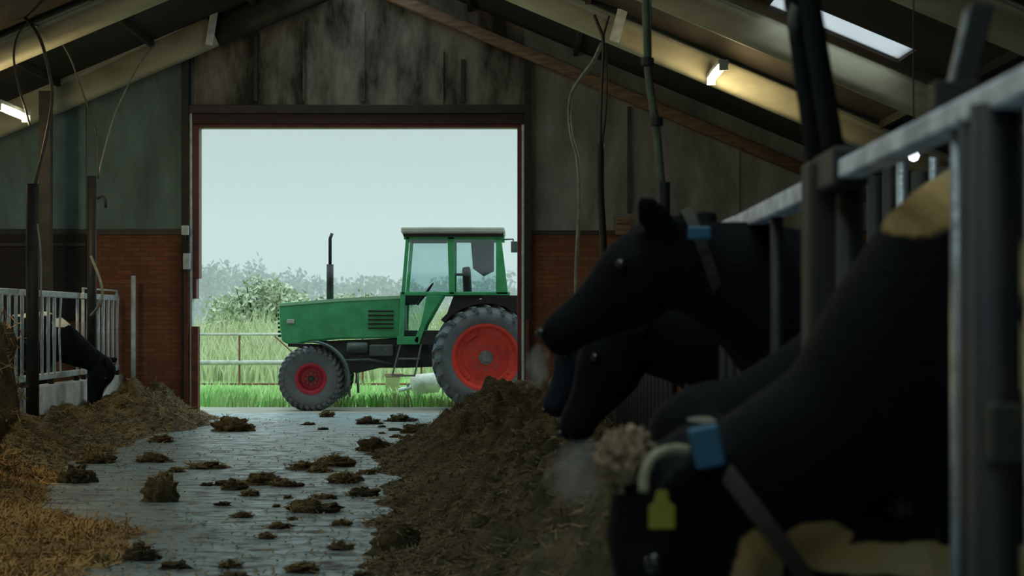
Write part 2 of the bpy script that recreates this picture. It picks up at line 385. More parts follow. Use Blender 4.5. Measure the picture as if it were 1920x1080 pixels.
# unseen lamps added along the left slope; the middle one warms the straw
for x, y, pw, lb in ((-5.6, 14.2, 150, 'middle one'), (-6.2, 6, 60, 'nearest one')):
    lamp((x, y, under(x)-.15), (x, y+1.3, under(x)-.15), 'unseen added fluorescent lamp outside the picture on the left slope, '+lb, pw)

# ------------------------------------------------------------------ outdoors
M['ground'] = mat('pale_yard_concrete', (.3,.3,.26,1), .8, (.2,.2,.17,1), 2)
M['grassbase'] = mat('meadow', (.25,.45,.17,1), .9, (.36,.42,.22,1), .8, stretch=(1,.4,1))
MB().box((-14, YW+1.0, -.3), (14, 30.0, -.004)).build('ground', M['ground'], kind='structure', label='pale concrete strip outside the door')
MB().box((-400, 30.0, -.4), (400, 900, -.01)).build('ground_meadow', M['grassbase'], kind='structure', label='green meadow beyond the yard')
def leafmat(name, c, c2, scale=1.5):
    m = mat(name, c, .8, c2, scale); b = m.node_tree.nodes['Principled BSDF']
    return m
M['grass'] = leafmat('grass_blade', (.25,.56,.17,1), (.5,.6,.32,1))
M['reed'] = leafmat('reed_leaf', (.38,.5,.24,1), (.5,.5,.33,1), .5)
M['bush'] = leafmat('bush_leaf', (.28,.34,.24,1), (.38,.42,.3,1))
def blades(n, fx, fy, fh, wd, name, m, lean=.35, **k):
    b = MB()
    for i in range(n):
        x, y = fx(), fy(); h = fh(x, y); a = random.uniform(0, math.pi); l = random.uniform(-lean, lean)*h; ll = random.uniform(-lean, lean)*h*.5
        dx, dy = math.cos(a)*wd/2, math.sin(a)*wd/2
        b.add([(x-dx, y-dy, -.01), (x+dx, y+dy, -.01), (x+dx*.8+l*.4, y+dy*.8+ll*.4, h*.6), (x-dx*.8+l*.4, y-dy*.8+ll*.4, h*.6), (x+l, y+ll, h)], [(0,1,2,3), (3,2,4)])
    return b.build(name, m, kind='stuff', **k)
U = random.uniform
blades(16000, lambda: U(-7.5, 2.5), lambda: 30+U(0,1)**1.3*8, lambda x, y: U(.05,.2)+max(0, noise.noise(Vector((x*.8, y*.5, 0))))*.22, .03, 'grass', M['grass'], label='short bright green grass beyond the yard', cat='grass')
blades(16000, lambda: U(-10, 3), lambda: U(38, 47), lambda x, y: max(.3, (.7+(y-38)*.115)*(.85+.35*noise.noise(Vector((x*.7, y*.7, 2))))+U(-.25,.2)), .05, 'reed_bed', M['reed'], label='tall yellow-green weeds and reeds behind the gate', cat='reeds')
def bush(c, r, n, label, nm='bush', leaf=.09, group='bushes beyond the gate', m=None, trunk=True, cat='bush'):
    root = empty(nm, (c[0], c[1], 0), label, cat, group); b = MB(); s = U(0, 50)
    for i in range(n):
        d = Vector((random.gauss(0,1), random.gauss(0,1), random.gauss(0,1))).normalized()
        k = U(.35, 1)**.5*(1+.45*noise.noise(d*2.2+Vector((s,0,0))))
        p = Vector((d.x*r[0]*k, d.y*r[1]*k, c[2]+d.z*r[2]*k))
        if p.z < .05: continue
        e1 = Vector((U(-1,1), U(-1,1), U(-1,1))).normalized()*leaf; e2 = Vector((U(-1,1), U(-1,1), U(-1,1))).normalized()*leaf*.6
        b.add([p-e1, p+e2, p+e1, p-e2], [(0,1,2,3)])
    b.build('foliage', m or M['bush'], root)
    if trunk:
        t = MB()
        for k in range(7):
            a = U(0, 6.28); t.tube([(0,0,0), (math.cos(a)*r[0]*.35, math.sin(a)*r[1]*.35, c[2]*.8), (math.cos(a)*r[0]*.7, math.sin(a)*r[1]*.7, c[2]+r[2]*.75)], [.05,.03,.01], 5)
        t.build('stems', M['cream_dark'], root)
    return root
def pb(px, Y): return (px-960)*Y/F
bush((pb(490,52), 52, 1.5), (1.0,.9,1.0), 2600, 'round dark bush standing above the reeds left of the tractor')
bush((pb(530,54), 54, 1.4), (.8,.9,.9), 1600, 'bush half hidden behind the tractor hood')
bush((pb(437,60), 60, 1.3), (.9,.9,.85), 1500, 'low bush near the left door jamb')
bush((pb(660,55), 55, 1.2), (2.2,.9,.95), 2400, 'wide bush behind the tractor hood')
# far line of trees in the mist
M['far_leaf'] = leafmat('far_tree_leaf', (.07,.11,.09,1), (.11,.14,.11,1), .05)
for i, (px, h, rw) in enumerate([(372,9.5,7),(400,10.5,8),(430,8.5,7),(470,11,8),(500,9,7),(545,9.5,9),(600,8.5,9),(650,8,8),(700,9,9),(760,8,8),(840,8.5,9),(930,8.5,9)]):
    Y = 300+random.uniform(-15, 15)
    bush((pb(px, Y), Y, h*.5), (rw*.5, 3.5, h*.5), 700, 'misty far tree, '+['at the left door jamb','tallest left of the bushes','just right of the tallest left one','tall and round behind the dark bush','above the dark bush','wide one above the tractor hood front','over the middle of the hood','low one behind the exhaust','wide one left of the cab','low one seen through the cab door','seen through the rear cab pane','at the right door jamb'][i], nm='tree', leaf=.6, group='far misty tree line', m=M['far_leaf'], trunk=True, cat='tree')
# mist lying over the fields
mm = bpy.data.materials.new('mist'); mm.use_nodes = True; nt = mm.node_tree; nt.nodes.remove(nt.nodes['Principled BSDF'])
vs_ = nt.nodes.new('ShaderNodeVolumeScatter'); vs_.inputs['Density'].default_value = .0024; vs_.inputs['Color'].default_value = (.93,.99,.97,1)
nt.links.new(vs_.outputs[0], nt.nodes['Material Output'].inputs['Volume'])
MB().box((-160, 62, .0), (90, 420, 22)).build('mist', mm, kind='stuff', label='thin mist lying over the far fields', cat='mist')

# field gate
M['gate'] = mat('dull_gate_steel', (.42,.46,.44,1), .6, (.28,.26,.24,1), 7)
G = 36.0
gt = empty('field_gate', (pb(450,G), G, 0), 'galvanised bar gate across the field entrance behind the tractor', 'gate')
def gz(py): return EYE-(py-600)*G/F
gx = gt.location.x
for py, r, m in ((627,.025,'gate'), (680,.045,'gate'), (720,.02,'rustbrown')):
    MB().tube([(pb(330,G)-gx, 0, gz(py)), (pb(1000,G)-gx, 0, gz(py))], r, 8).build('bar', M[m], gt, smooth=True)
for px in (340, 449, 560, 680, 790, 900):
    MB().tube([(pb(px,G)-gx, 0, .08), (pb(px,G)-gx, 0, gz(625))], .02, 6).build('upright', M['rustbrown'], gt)
MB().tube([(pb(515,G)-gx, -.02, gz(630)), (pb(548,G)-gx, -.02, gz(660)), (pb(640,G)-gx, -.02, gz(722))], .015, 6).build('brace', M['rustbrown'], gt)
gp = W(736, 0, 33.5); q = empty('gate_post', (gp.x, 33.5, 0), 'mossy wooden post in the grass under the tractor step', 'post')
MB().box((-.12,-.1,-.02), (.12,.1, EYE-(703-600)*33.5/F)).build('shaft', mat('mossy_wood', (.2,.25,.1,1), .9, (.3,.28,.18,1), 6), q, bevel=.02)
MB().box((-.13,-.11, EYE-(706-600)*33.5/F), (.2,.11, EYE-(700-600)*33.5/F)).build('cap', M['wood_purlin'], q)
# mower part lying in the grass
q = empty('machine_part', (W(798,0,32).x, 32, 0), 'grey metal implement lying in the grass between the tractor wheels', 'implement')
MB().lathe([(.10,-.25),(.17,-.2),(.17,.2),(.10,.25)], (0,0,.3), (1,.2,.1), 16, closed=False).build('drum', M['gate'], q, smooth=True)
MB().tube([(-.45,0,.18),(0,0,.3),(.45,.05,.26)], .035, 8).build('axle', M['galv'], q)
for x in (-.3,.3): MB().tube([(x,0,0),(x,0,.3)], .025, 6).build('leg', M['galv'], q)

# ------------------------------------------------------------------ tractor (faces left), built in metres around its base point
TY = 28.71; TS = F/TY
def tx(px): return (px-912)/TS
def tz(py): return (770-py)/TS
TR = empty('tractor', (W(912,0,TY).x, TY, 0), 'green tractor with red wheel rims and pale cab roof parked outside the door', 'tractor')
M['tgreen'] = mat('green_paint', srgb(72,178,122), .45, srgb(55,150,98), 5, bump=.05)
M['tgreen_d'] = mat('dark_green_panel', srgb(28,85,52), .5, srgb(20,60,40), 6)
M['tyre'] = mat('tyre_rubber', (.1,.125,.155,1), .75, (.16,.18,.2,1), 5, bump=.2)
M['rim'] = mat('red_rim', (.8,.07,.045,1), .45, (.6,.05,.04,1), 5)
M['rim_dark'] = mat('dark_red_rim', (.5,.03,.06,1), .5, (.32,.02,.04,1), 5)
M['hub'] = mat('grey_hub', (.2,.23,.24,1), .5, (.12,.13,.14,1), 12)
M['engine'] = mat('oily_engine', (.018,.024,.026,1), .6, (.05,.06,.062,1), 9, bump=.3)
M['engine_l'] = mat('grey_casting', (.1,.13,.13,1), .6, (.05,.07,.07,1), 9)
M['roofw'] = mat('pale_cab_roof', (.5,.54,.5,1), .6, (.42,.44,.4,1), 3)
M['trim_black'] = mat('black_trim', (.01,.011,.012,1), .6)
gl = bpy.data.materials.new('cab_glass'); gl.use_nodes = True; nt = gl.node_tree; nt.nodes.remove(nt.nodes['Principled BSDF'])
tb = nt.nodes.new('ShaderNodeBsdfTransparent'); tb.inputs[0].default_value = (.86,.93,.93,1); gb = nt.nodes.new('ShaderNodeBsdfGlossy'); gb.inputs['Roughness'].default_value = .03
ms = nt.nodes.new('ShaderNodeMixShader'); ms.inputs[0].default_value = .08
nt.links.new(tb.outputs[0], ms.inputs[1]); nt.links.new(gb.outputs[0], ms.inputs[2]); nt.links.new(ms.outputs[0], nt.nodes['Material Output'].inputs['Surface']); M['glass'] = gl

HW = .36   # half width of the hood; the tractor centre line is at local y = 1.0
CY = 1.0
def wheel(name, px, py, R, rim, wd, yc, lugs, far=False):
    cx, cz = tx(px), R
    near = -1 if not far else 1
    q = bpy.data.objects.new(name, None); COL.objects.link(q); q.parent = TR; q.location = (cx, yc, cz)
    h = wd/2
    prof = [(rim, -h*.75), (rim+.03, -h*.86), (R*.62+rim*.38, -h*1.0), (R*.86, -h*.97), (R*.955, -h*.8), (R*.985, -h*.4), (R*.985, h*.4), (R*.955, h*.8), (R*.86, h*.97), (R*.62+rim*.38, h), (rim+.03, h*.86), (rim, h*.75)]
    MB().lathe(prof, (0,0,0), (0,1,0), 48).build('tyre', M['tyre'], q, smooth=True)
    if lugs:
        b = MB()
        for k in range(lugs):
            for sgn in (-1, 1):
                a0 = 2*math.pi*(k+(.5 if sgn > 0 else 0))/lugs; pts = []
                for t, rr in ((0, 1.0), (.5, 1.0), (1, .94), (1.12,.86)):
                    a = a0 - .22*t; y = sgn*h*min(t, .98)
                    pts.append(Vector((math.cos(a)*R*rr, y, math.sin(a)*R*rr)))
                for i in range(3):
                    p0, p1 = pts[i], pts[i+1]; mid = (p0+p1)/2; b.beam(p0, p1, .05 if R > .6 else .035, .05, up=(mid.x, 0, mid.z))
        b.build('tread_lugs', M['tyre'], q)
    rm = 'rim' if R > .6 else 'rim_dark'
    dish = [(rim+.012, -h*.8), (rim+.02, -h*.84), (rim-.02, -h*.84), (rim-.045, -h*.55), (rim-.06, -h*.3), (rim*.72, -h*.15), (rim*.5, -h*.18), (rim*.34, -h*.3), (.001, -h*.3), (.001, -h*.1), (rim*.5, h*.1), (rim-.06, h*.5), (rim, h*.8)]
    MB().lathe(dish, (0,0,0), (0,1,0), 40, closed=True).build('rim', M[rm], q, smooth=False)
    MB().lathe([(rim*.22, -h*.28), (rim*.22, -h*.42), (rim*.13, -h*.5), (rim*.12, -h*.62), (.001, -h*.62), (.001,-h*.28)], (0,0,0), (0,1,0), 20).build('hub', M['hub'] if R > .6 else M['engine'], q, smooth=False)
    for k in range(8 if not far else 0):
        a = 2*math.pi*k/8; MB().lathe([(.014,-h*.28),(.014,-h*.36),(.001,-h*.36)], (math.cos(a)*rim*.38, 0, math.sin(a)*rim*.38), (0,1,0), 6).build('wheel_nut', M['hub'], q)
    if R > .6:
        for k in range(4):   # raised lugs joining dish and rim
            a = 2*math.pi*k/4+.6; c = Vector((math.cos(a)*rim*.8, -h*.3, math.sin(a)*rim*.8)); t = Vector((-math.sin(a), 0, math.cos(a)))
            MB().beam(c-t*.13, c+t*.13, .09, .05, up=(0,1,0)).build('rim_bracket', M['rim'], q, bevel=.01)
    return q
RF, RR_ = .478, .80
wheel('front_wheel', 582, 712, RF, .225, .30, .17, 30)
wheel('rear_wheel', 911, 675, RR_, .50, .42, .20, 22)
wheel('front_wheel', 582, 712, RF, .225, .30, 2*CY-.17, 30, True)
wheel('rear_wheel', 911, 675, RR_, .50, .42, 2*CY-.20, 22, True)
# everything on the centre body is drawn a little farther away than the wheels: s changes with depth
def bx(px, y): return (px-960)*(TY+y)/F - TR.location.x
def bz(py, y): return EYE-(py-600)*(TY+y)/F
def poly(pts, y): return [(bx(a, y), bz(c, y)) for a, c in pts]
hy = CY-HW
hood = MB().prism(poly([(522,572),(524,568),(640,560),(752,556),(752,634),(640,636),(585,640),(545,648),(528,640),(524,610)], hy), hy, CY+HW).build('hood', M['tgreen'], TR, bevel=.03)
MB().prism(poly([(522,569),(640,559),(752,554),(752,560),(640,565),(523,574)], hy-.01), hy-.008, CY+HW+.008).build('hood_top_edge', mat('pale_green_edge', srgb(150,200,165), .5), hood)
for i in range(5):
    MB().box((bx(690,hy), hy-.012, bz(585+i*8,hy)), (bx(738,hy), hy-.002, bz(582+i*8,hy))).build('vent_slot', M['trim_black'], hood)
MB().box((bx(538,hy), hy-.02, bz(607,hy)), (bx(552,hy), hy, bz(599,hy))).build('side_lamp', M['roofw'], hood, bevel=.01)
for i in range(7):
    MB().box((bx(521.5,hy)-.012, CY-HW+.06, bz(632-i*8,hy)), (bx(521.5,hy)+.02, CY+HW-.06, bz(628-i*8,hy))).build('grille_bar', M['trim_black'], hood)
# chassis, engine
ch = MB().prism(poly([(600,640),(752,634),(812,640),(812,688),(760,690),(712,690),(668,700),(640,690),(600,672)], hy+.08), hy+.08, CY+HW-.08).build('chassis', M['engine'], TR, bevel=.02)
MB().box((bx(692,hy), hy-.02, bz(668,hy)), (bx(738,hy), hy+.2, bz(646,hy))).build('battery_box', M['engine_l'], TR, bevel=.02)
MB().lathe([(.07,0),(.09,.03),(.09,.3),(.07,.33)], (bx(650,hy), hy+.04, bz(652,hy)), (1,0,0), 12, closed=False).build('oil_filter', M['engine_l'], TR, smooth=True)
MB().tube([(bx(640,hy), hy+.03, bz(676,hy)), (bx(690,hy), hy, bz(674,hy)), (bx(735,hy), hy+.02, bz(682,hy))], .02, 8).build('steering_rod', M['engine_l'], TR, smooth=True)
MB().box((bx(560,hy), .2, RF-.07), (bx(604,hy), 2*CY-.2, RF+.07)).build('front_axle', M['engine'], TR, bevel=.02)
MB().prism(poly([(560,648),(640,645),(640,690),(575,700)], CY-.15), CY-.15, CY+.15).build('axle_bracket', M['engine'], TR)
# front fender: thin arc over the wheel, with its stay
def arc(cx, cz, R, a0, a1, y0, y1, th, n=16):
    b = MB(); rings = []
    for i in range(n+1):
        a = math.radians(a0+(a1-a0)*i/n); c, s = math.cos(a), math.sin(a)
        rings.append([(cx+c*R, y0, cz+s*R), (cx+c*R, y1, cz+s*R), (cx+c*(R+th), y1, cz+s*(R+th)), (cx+c*(R+th), y0, cz+s*(R+th))])
    return b.loft([[Vector(v) for v in r] for r in rings])
fx_ = tx(582)
for ys in ((.0,.36), (2*CY-.36, 2*CY)):
    f = arc(fx_, RF, RF+.07, -12, 95, ys[0], ys[1], .025).build('front_fender', M['engine_l'], TR)
    MB().tube([(fx_+RF+.08, (ys[0]+ys[1])/2, RF+.1), (fx_+RF+.10, (ys[0]+ys[1])/2, RF-.28)], .02, 6).build('fender_stay', M['engine_l'], f)
MB().prism(poly([(540,644),(600,646),(600,652),(540,650)], .1), .1, .5).build('front_bracket', M['trim_black'], TR)
# exhaust
ex = MB().tube([(bx(620,CY), CY-.1, bz(563,CY)), (bx(620,CY), CY-.1, bz(496,CY))], .055, 14).build('exhaust', M['trim_black'], TR, smooth=True)
MB().tube([(bx(620,CY), CY-.1, bz(500,CY)), (bx(620,CY), CY-.1, bz(448,CY)), (bx(624,CY), CY-.1, bz(438,CY))], .026, 10).build('exhaust_tip', M['trim_black'], ex, smooth=True)
# cab: frame of pillars, panes, roof
cy0, cy1 = CY-.62, CY+.62
cab = bpy.data.objects.new('cab', None); COL.objects.link(cab); cab.parent = TR
def cp(pts, name, m, a=None, b_=None, bev=.008, par=cab):
    a = cy0 if a is None else a; b_ = a+.06 if b_ is None else b_
    return MB().prism(poly(pts, cy0), a, b_).build(name, m, par, bevel=bev)
for yy in (cy0, cy1-.06):
    cp([(761,444),(768,444),(759,552),(752,552)], 'front_pillar', M['tgreen'], yy)
    cp([(839,444),(852,444),(852,552),(842,552)], 'door_pillar', M['tgreen'], yy)
    cp([(930,446),(940,446),(953,552),(930,552)], 'rear_pillar', M['tgreen'], yy)
    cp([(757,441),(946,441),(946,449),(757,449)], 'roof_rail', M['tgreen'], yy)
    cp([(750,547),(956,547),(956,554),(750,554)], 'waist_rail', M['tgreen'], yy)
    # lower body: door with diagonal rear edge
    cp([(750,554),(760,554),(757,632),(748,632)], 'door_frame', M['tgreen'], yy)
    cp([(745,631),(786,631),(784,646),(744,646)], 'door_sill', M['tgreen'], yy)
    cp([(800,554),(830,554),(798,610),(786,646),(776,640),(790,604)], 'door_edge', M['tgreen'], yy)
    cp([(760,554),(806,554),(790,604),(776,631),(757,631)], 'lower_door_pane', M['glass'], yy+.02, yy+.03, 0)
    cp([(768,449),(840,449),(842,547),(760,547)], 'door_pane', M['glass'], yy+.02, yy+.03, 0)
    cp([(852,449),(930,449),(932,547),(852,547)], 'side_pane', M['glass'], yy+.02, yy+.03, 0)
cp([(752,425),(946,425),(948,438),(752,438)], 'cab_roof', M['roofw'], cy0-.06, cy1+.06, .03)
cp([(755,438),(944,438),(944,444),(757,444)], 'roof_gasket', M['trim_black'], cy0-.03, cy1+.03, 0)
cp([(748,560),(756,560),(756,645),(748,645)], 'firewall', M['tgreen_d'], cy0+.06, cy1-.06, 0)
cp([(750,552),(790,552),(780,570),(750,572)], 'dashboard', M['trim_black'], cy0+.2, cy1-.2, .02)
cp([(756,620),(900,620),(900,646),(756,646)], 'cab_floor', M['engine'], cy0+.06, cy1-.06, 0)
# seat, wheel and lining seen through the panes
cp([(865,500),(880,498),(884,560),(905,566),(905,585),(850,585),(848,568),(868,562)], 'seat', M['trim_black'], CY-.25, CY+.25, .03)
cp([(880,449),(925,449),(925,505),(905,515),(884,500)], 'rear_lining', mat('blue_grey_lining', (.06,.075,.09,1), .7), cy1-.12, cy1-.07, 0)
cp([(852,512),(880,512),(880,517),(852,517)], 'grab_rail', M['engine_l'], cy0+.1, cy0+.13, 0)
c0 = Vector((bx(800,CY), CY, bz(548,CY)))
sw = MB(); ring = [c0+Vector((math.cos(t)*.1, math.sin(t)*.2, math.cos(t)*.14)) for t in [2*math.pi*i/16 for i in range(17)]]
sw.tube(ring, .013, 6).tube([c0, c0+Vector((-.15,0,-.2))], .02, 6).tube([ring[4], ring[12]], .01, 5); sw.build('steering_wheel', M['trim_black'], cab, smooth=True)
cp([(770,449),(838,449),(838,456),(770,456)], 'sun_visor', M['trim_black'], cy0+.04, cy0+.06, 0)
# rear fenders: black top edge and green inner plate over each rear wheel
rx = tx(911)
for ya, yb in ((.02, .48), (2*CY-.48, 2*CY-.02)):
    f = arc(rx, RR_, RR_+.02, 22, 140, ya, yb, .07, 20).build('rear_fender', M['trim_black'], TR)
MB().prism(poly([(903,554),(990,554),(990,600),(968,580),(940,569),(915,569),(903,574)], .1), .06, .5).build('fender_top', M['trim_black'], TR)
MB().prism([(rx-.62, RR_+.62), (rx-.35, RR_+.8), (rx, RR_+.93), (rx+.45, RR_+.85), (rx+.5, bz(554,cy0)), (rx-.5, bz(554,cy0))], cy0+.02, cy0+.06).build('fender_plate', M['trim_black'], TR)
MB().box((rx-.35, .35, RR_-.25), (rx+.45, 2*CY-.35, RR_+.2)).build('rear_axle', M['engine'], TR, bevel=.03)
MB().prism(poly([(800,640),(850,600),(900,600),(900,700),(812,690)], cy0), cy0+.1, cy1-.1).build('gearbox', M['engine'], TR, bevel=.03)
# steps
st = bpy.data.objects.new('step_ladder', None); COL.objects.link(st); st.parent = TR
sy = .42
P = lambda px, py: Vector((bx(px, sy), sy, bz(py, sy)))
for a, c in (((751,645),(735,706)), ((790,645),(777,706))):
    MB().beam(P(*a), P(*c), .05, .025, up=(1,0,0)).build('side_rail', M['hub'], st)
for py, d in ((672, -5), (704, -14)):
    MB().box((bx(752+d,sy), sy-.03, bz(py+2,sy)), (bx(792+d,sy), sy+.14, bz(py-1,sy))).build('tread', M['hub'], st)
# mirror bar on the rear corner
mi = MB().tube([(bx(946,cy0), cy0, bz(449,cy0)), (bx(962,cy0-.1), cy0-.1, bz(449,cy0)), (bx(964,cy0-.1), cy0-.1, bz(462,cy0))], .012, 6).build('mirror_arm', M['trim_black'], TR)
MB().box((bx(958,cy0), cy0-.14, bz(474,cy0)), (bx(970,cy0), cy0-.11, bz(453,cy0))).build('mirror', M['engine_l'], mi, bevel=.008)
MB().box((bx(938,cy0), .45, .55), (bx(1010,cy0), 1.55, .75)).build('rear_hitch', M['engine'], TR, bevel=.02)

# ------------------------------------------------------------------ silage and straw on the feed passage
def interp(tab, y):
    for (y0, v0), (y1, v1) in zip(tab, tab[1:]):
        if y <= y1: 
            t = min(1, max(0, (y-y0)/(y1-y0))); return v0+(v1-v0)*t
    return tab[-1][1]
def sstep(t): t = min(1, max(0, t)); return t*t*(3-2*t)
def fb(x, y, s, o=4):
    v = 0; a = 1; 
    for k in range(o): v += a*noise.noise(Vector((x*s, y*s, k*7.3))); s *= 2.05; a *= .55
    return v
LE = [(8,-2.0),(10.5,-2.1),(12.2,-2.3),(14,-3.5),(17,-3.95),(20,-4.15),(23,-4.1),(25,-3.9),(26.8,-4.05)]
LH = [(8,.10),(11,.16),(14,.26),(17,.42),(20,.5),(22,.44),(24,.56),(25.5,.62),(26.4,.55),(26.9,.4)]
RE = [(6,-.55),(8,-.62),(11,-.85),(13,-1.05),(16,-1.15),(18.5,-1.55),(21,-1.3),(24,-.9),(26.8,-.75)]
RH = [(6,.6),(9,.62),(12,.5),(15,.44),(18,.6),(20,.62),(22,.5),(25,.5),(26.8,.42)]
def hl(x, y):
    e = interp(LE, y)+.25*fb(x*.3, y, .9, 2); H = interp(LH, y); wd = 1.2 if y > 16 else 2.0
    k = sstep((e-x)/wd)**.8
    if x < -4.85 and y > 19: k *= 1-.35*sstep((-4.85-x)/.3)
    lump = .75+.55*fb(x, y, 1.3)+.25*abs(fb(x+9, y, 3.1, 3))
    return H*k*lump - .012
def hr(x, y):
    e = interp(RE, y)+.3*fb(x*.3+5, y, .9, 2); H = interp(RH, y)
    k = sstep((x-e)/1.25)**1.1
    if x > .75: k *= 1-.6*sstep((x-.75)/.8)
    lump = .8+.6*fb(x+3, y+7, 1.5)+.3*abs(fb(x+1, y, 3.3, 3))
    return H*k*lump - .012
def field(name, fn, x0, x1, y0, y1, st, m, label, cat):
    nx, ny = int((x1-x0)/st), int((y1-y0)/st); vs = []; 
    for j in range(ny+1):
        for i in range(nx+1):
            x, y = x0+st*i, y0+st*j; z = fn(x, y)
            if z > .02: z += .022*noise.noise(Vector((x*9, y*9, 1)))+.014*noise.noise(Vector((x*21, y*21, 4)))
            vs.append((x, y, max(z, -.03)))
    fs = []
    for j in range(ny):
        for i in range(nx):
            q = (j*(nx+1)+i, j*(nx+1)+i+1, (j+1)*(nx+1)+i+1, (j+1)*(nx+1)+i)
            if max(vs[k][2] for k in q) > -.02: fs.append(q)
    return MB().add(vs, fs).build(name, m, label=label, cat=cat, kind='stuff', smooth=True)
def strands(n, samp, L, wd, name, m, parent, up=.5):
    b = MB()
    for _ in range(n):
        p = samp()
        if p is None: continue
        x, y, z = p; l = U(.4, 1)*L; a = U(0, 6.28); e = random.gauss(0, .35)*up*2
        d = Vector((math.cos(a)*math.cos(e), math.sin(a)*math.cos(e), math.sin(e))); s = Vector((-d.y, d.x, U(-.8,.8))).normalized()*wd/2
        p = Vector((x, y, z+.004)); mid = p + Vector((0,0,U(0,.25)*l*up)); q1 = mid-d*l/2; q2 = mid+d*l/2
        q1.z = max(q1.z, .003); q2.z = max(q2.z, .003)
        b.add([q1-s, q1+s, mid+s, mid-s, q2+s*.6, q2-s*.6], [(0,1,2,3),(3,2,4,5)])
    o = b.build(name, m, parent, kind='stuff'); return o
hpL = field('silage_heap', hl, -5.45, -1.6, 8, 26.9, .05, M['silage'], 'long brown silage heap lying along the left feed fence', 'silage')
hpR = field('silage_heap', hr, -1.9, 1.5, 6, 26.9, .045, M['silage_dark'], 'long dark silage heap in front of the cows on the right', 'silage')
def sampf(fn, x0, x1, y0, y1, mn=.005):
    def f():
        x, y = U(x0, x1), U(y0, y1); z = fn(x, y)
        return (x, y, z) if z > mn else None
    return f
strands(26000, sampf(hl, -5.4, -2.2, 15, 26.8), .12, .009, 'silage_strands', M['strand'], hpL)
strands(26000, sampf(hl, -5.0, -1.6, 9, 16.5, -.011), .22, .008, 'straw_strands', M['straw'], hpL, .7)
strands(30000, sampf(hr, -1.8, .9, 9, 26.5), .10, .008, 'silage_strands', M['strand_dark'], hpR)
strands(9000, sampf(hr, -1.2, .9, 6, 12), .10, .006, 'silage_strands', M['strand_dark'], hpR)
# thin chaff spread over the concrete
b = MB()
ch = MB()
for i in range(9000):
    y = 9+17.5*U(0,1)**1.2; x = U(-4.2, .2)
    k = math.exp(-max(0, x-interp(LE, y))/.5) + math.exp(-max(0, interp(RE, y)-x)/.6) + .03
    if U(0,1) > k: continue
    a = U(0, 6.28); l = U(.012,.04); d = Vector((math.cos(a), math.sin(a), 0))*l; s = Vector((-d.y, d.x, 0)).normalized()*.006
    p = Vector((x, y, .006)); ch.add([p-d-s, p-d+s, p+d+s+Vector((0,0,.012)), p+d-s+Vector((0,0,.012))], [(0,1,2,3)])
ch.build('chaff', M['strand'], label='loose chaff scattered over the wet concrete floor', cat='chaff', kind='stuff')

# straw stack at the left edge
def stack():
    root = empty('straw_stack', (-4.72, 14.6, 0), 'tall orange-brown straw stack cut off by the left picture edge', 'straw')
    b = MB(); b.blob((0,0,.85), (.86,.9,.98), 40, 30, .13, 3.0, 3, 0.0); o = b.build('matted_straw', M['straw_base'], root, smooth=True)
    def f():
        v = random.choice(b.v); return (v[0]*1.01+U(-.05,.05), v[1]*1.01+U(-.05,.05), v[2]+U(-.05,.05))
    strands(6000, f, .2, .009, 'straw_strands', M['straw'], root, 1.0)
stack()

# lumps lying on the floor: (px, py of the foot, width px, height px, dark)
LUMPS = [(437,808,66,20,'largest loose mound in front of the left heap'),(302,940,62,42,'rounded lump standing alone left of the wet track'),(142,905,56,26,'dark lump at the edge of the left straw'),
 (180,868,66,16,'low lump beside the left heap'),(288,866,58,14,'flat lump right of the low one by the left heap'),(302,829,40,10,'small lump just in front of the left heap'),
 (390,878,66,9,'thin smear on the concrete left of the middle'),(265,1050,56,22,'dark lump on the straw at the bottom'),(186,1052,34,10,'small flat lump at the bottom left'),
 (575,880,66,12,'flat clump in the middle of the passage, left one'),(628,874,60,16,'taller clump in the middle of the passage'),(440,918,44,14,'dark clump left of the middle'),
 (490,908,70,14,'wider clump next to the dark one left of the middle'),(645,905,60,14,'clump near the right heap, upper one'),(590,960,82,18,'wide oval clump in the lower middle'),
 (612,782,24,9,'tiny lump behind the front tractor wheel'),(690,795,44,9,'flat lump in front of the door, left one'),(750,790,50,9,'flat lump in front of the door, right one'),
 (700,845,56,18,'clump at the left tip of the right heap'),(780,812,50,14,'dark clump beyond the right heap'),(565,1072,60,12,'clump at the bottom edge in the middle'),
 (535,912,40,8,'thin clump between two in the middle'),(430,1064,40,8,'small smear at the bottom left of the track'),(745,1040,90,46,'large dark lump at the lower left of the right heap'),
 (600,885,40,7,'thin crumb under the middle clumps'),(455,970,36,8,'thin crumb left of the oval clump'),(680,930,54,12,'clump touching the right heap, middle one'),(640,1030,44,9,'low smear right of the track'),(330,885,30,7,'small crumb beside the straw'),(470,930,30,8,'small crumb below the dark clumps'),(640,985,34,7,'thin crumb below the oval clump'),(500,1010,30,8,'crumb low in the wet track'),
 (915,800,84,46,'steep dark lump on the far right heap'),(980,790,80,44,'high lump on the far right heap below the jamb')]
for i, (px, py, wp, hp, lab) in enumerate(LUMPS):
    Y = EYE*F/(py-600); s = F/Y; x = (px-960)/s; zb = 0
    if i >= 32:
        Y = [21.5, 23.5][i-32]; s = F/Y; x = (px-960)/s; zb = hr(x, Y)*.5
    r = wp/s/2; h = hp/s
    q = empty('silage_clump', (x, Y, zb), 'silage clump, '+lab, 'silage clump', 'silage clumps on the floor')
    b = MB(); b.blob((0,0,h*.2), (r, r*.7, h*.9), 30, 16, .42, 2.6, i, 0.0)
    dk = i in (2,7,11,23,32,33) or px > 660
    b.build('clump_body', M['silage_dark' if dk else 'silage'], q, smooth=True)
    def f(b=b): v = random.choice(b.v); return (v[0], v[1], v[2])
    strands(220, f, min(.12, r*.8), .007, 'clump_strands', M['strand_dark' if dk else 'strand'], q, .45)
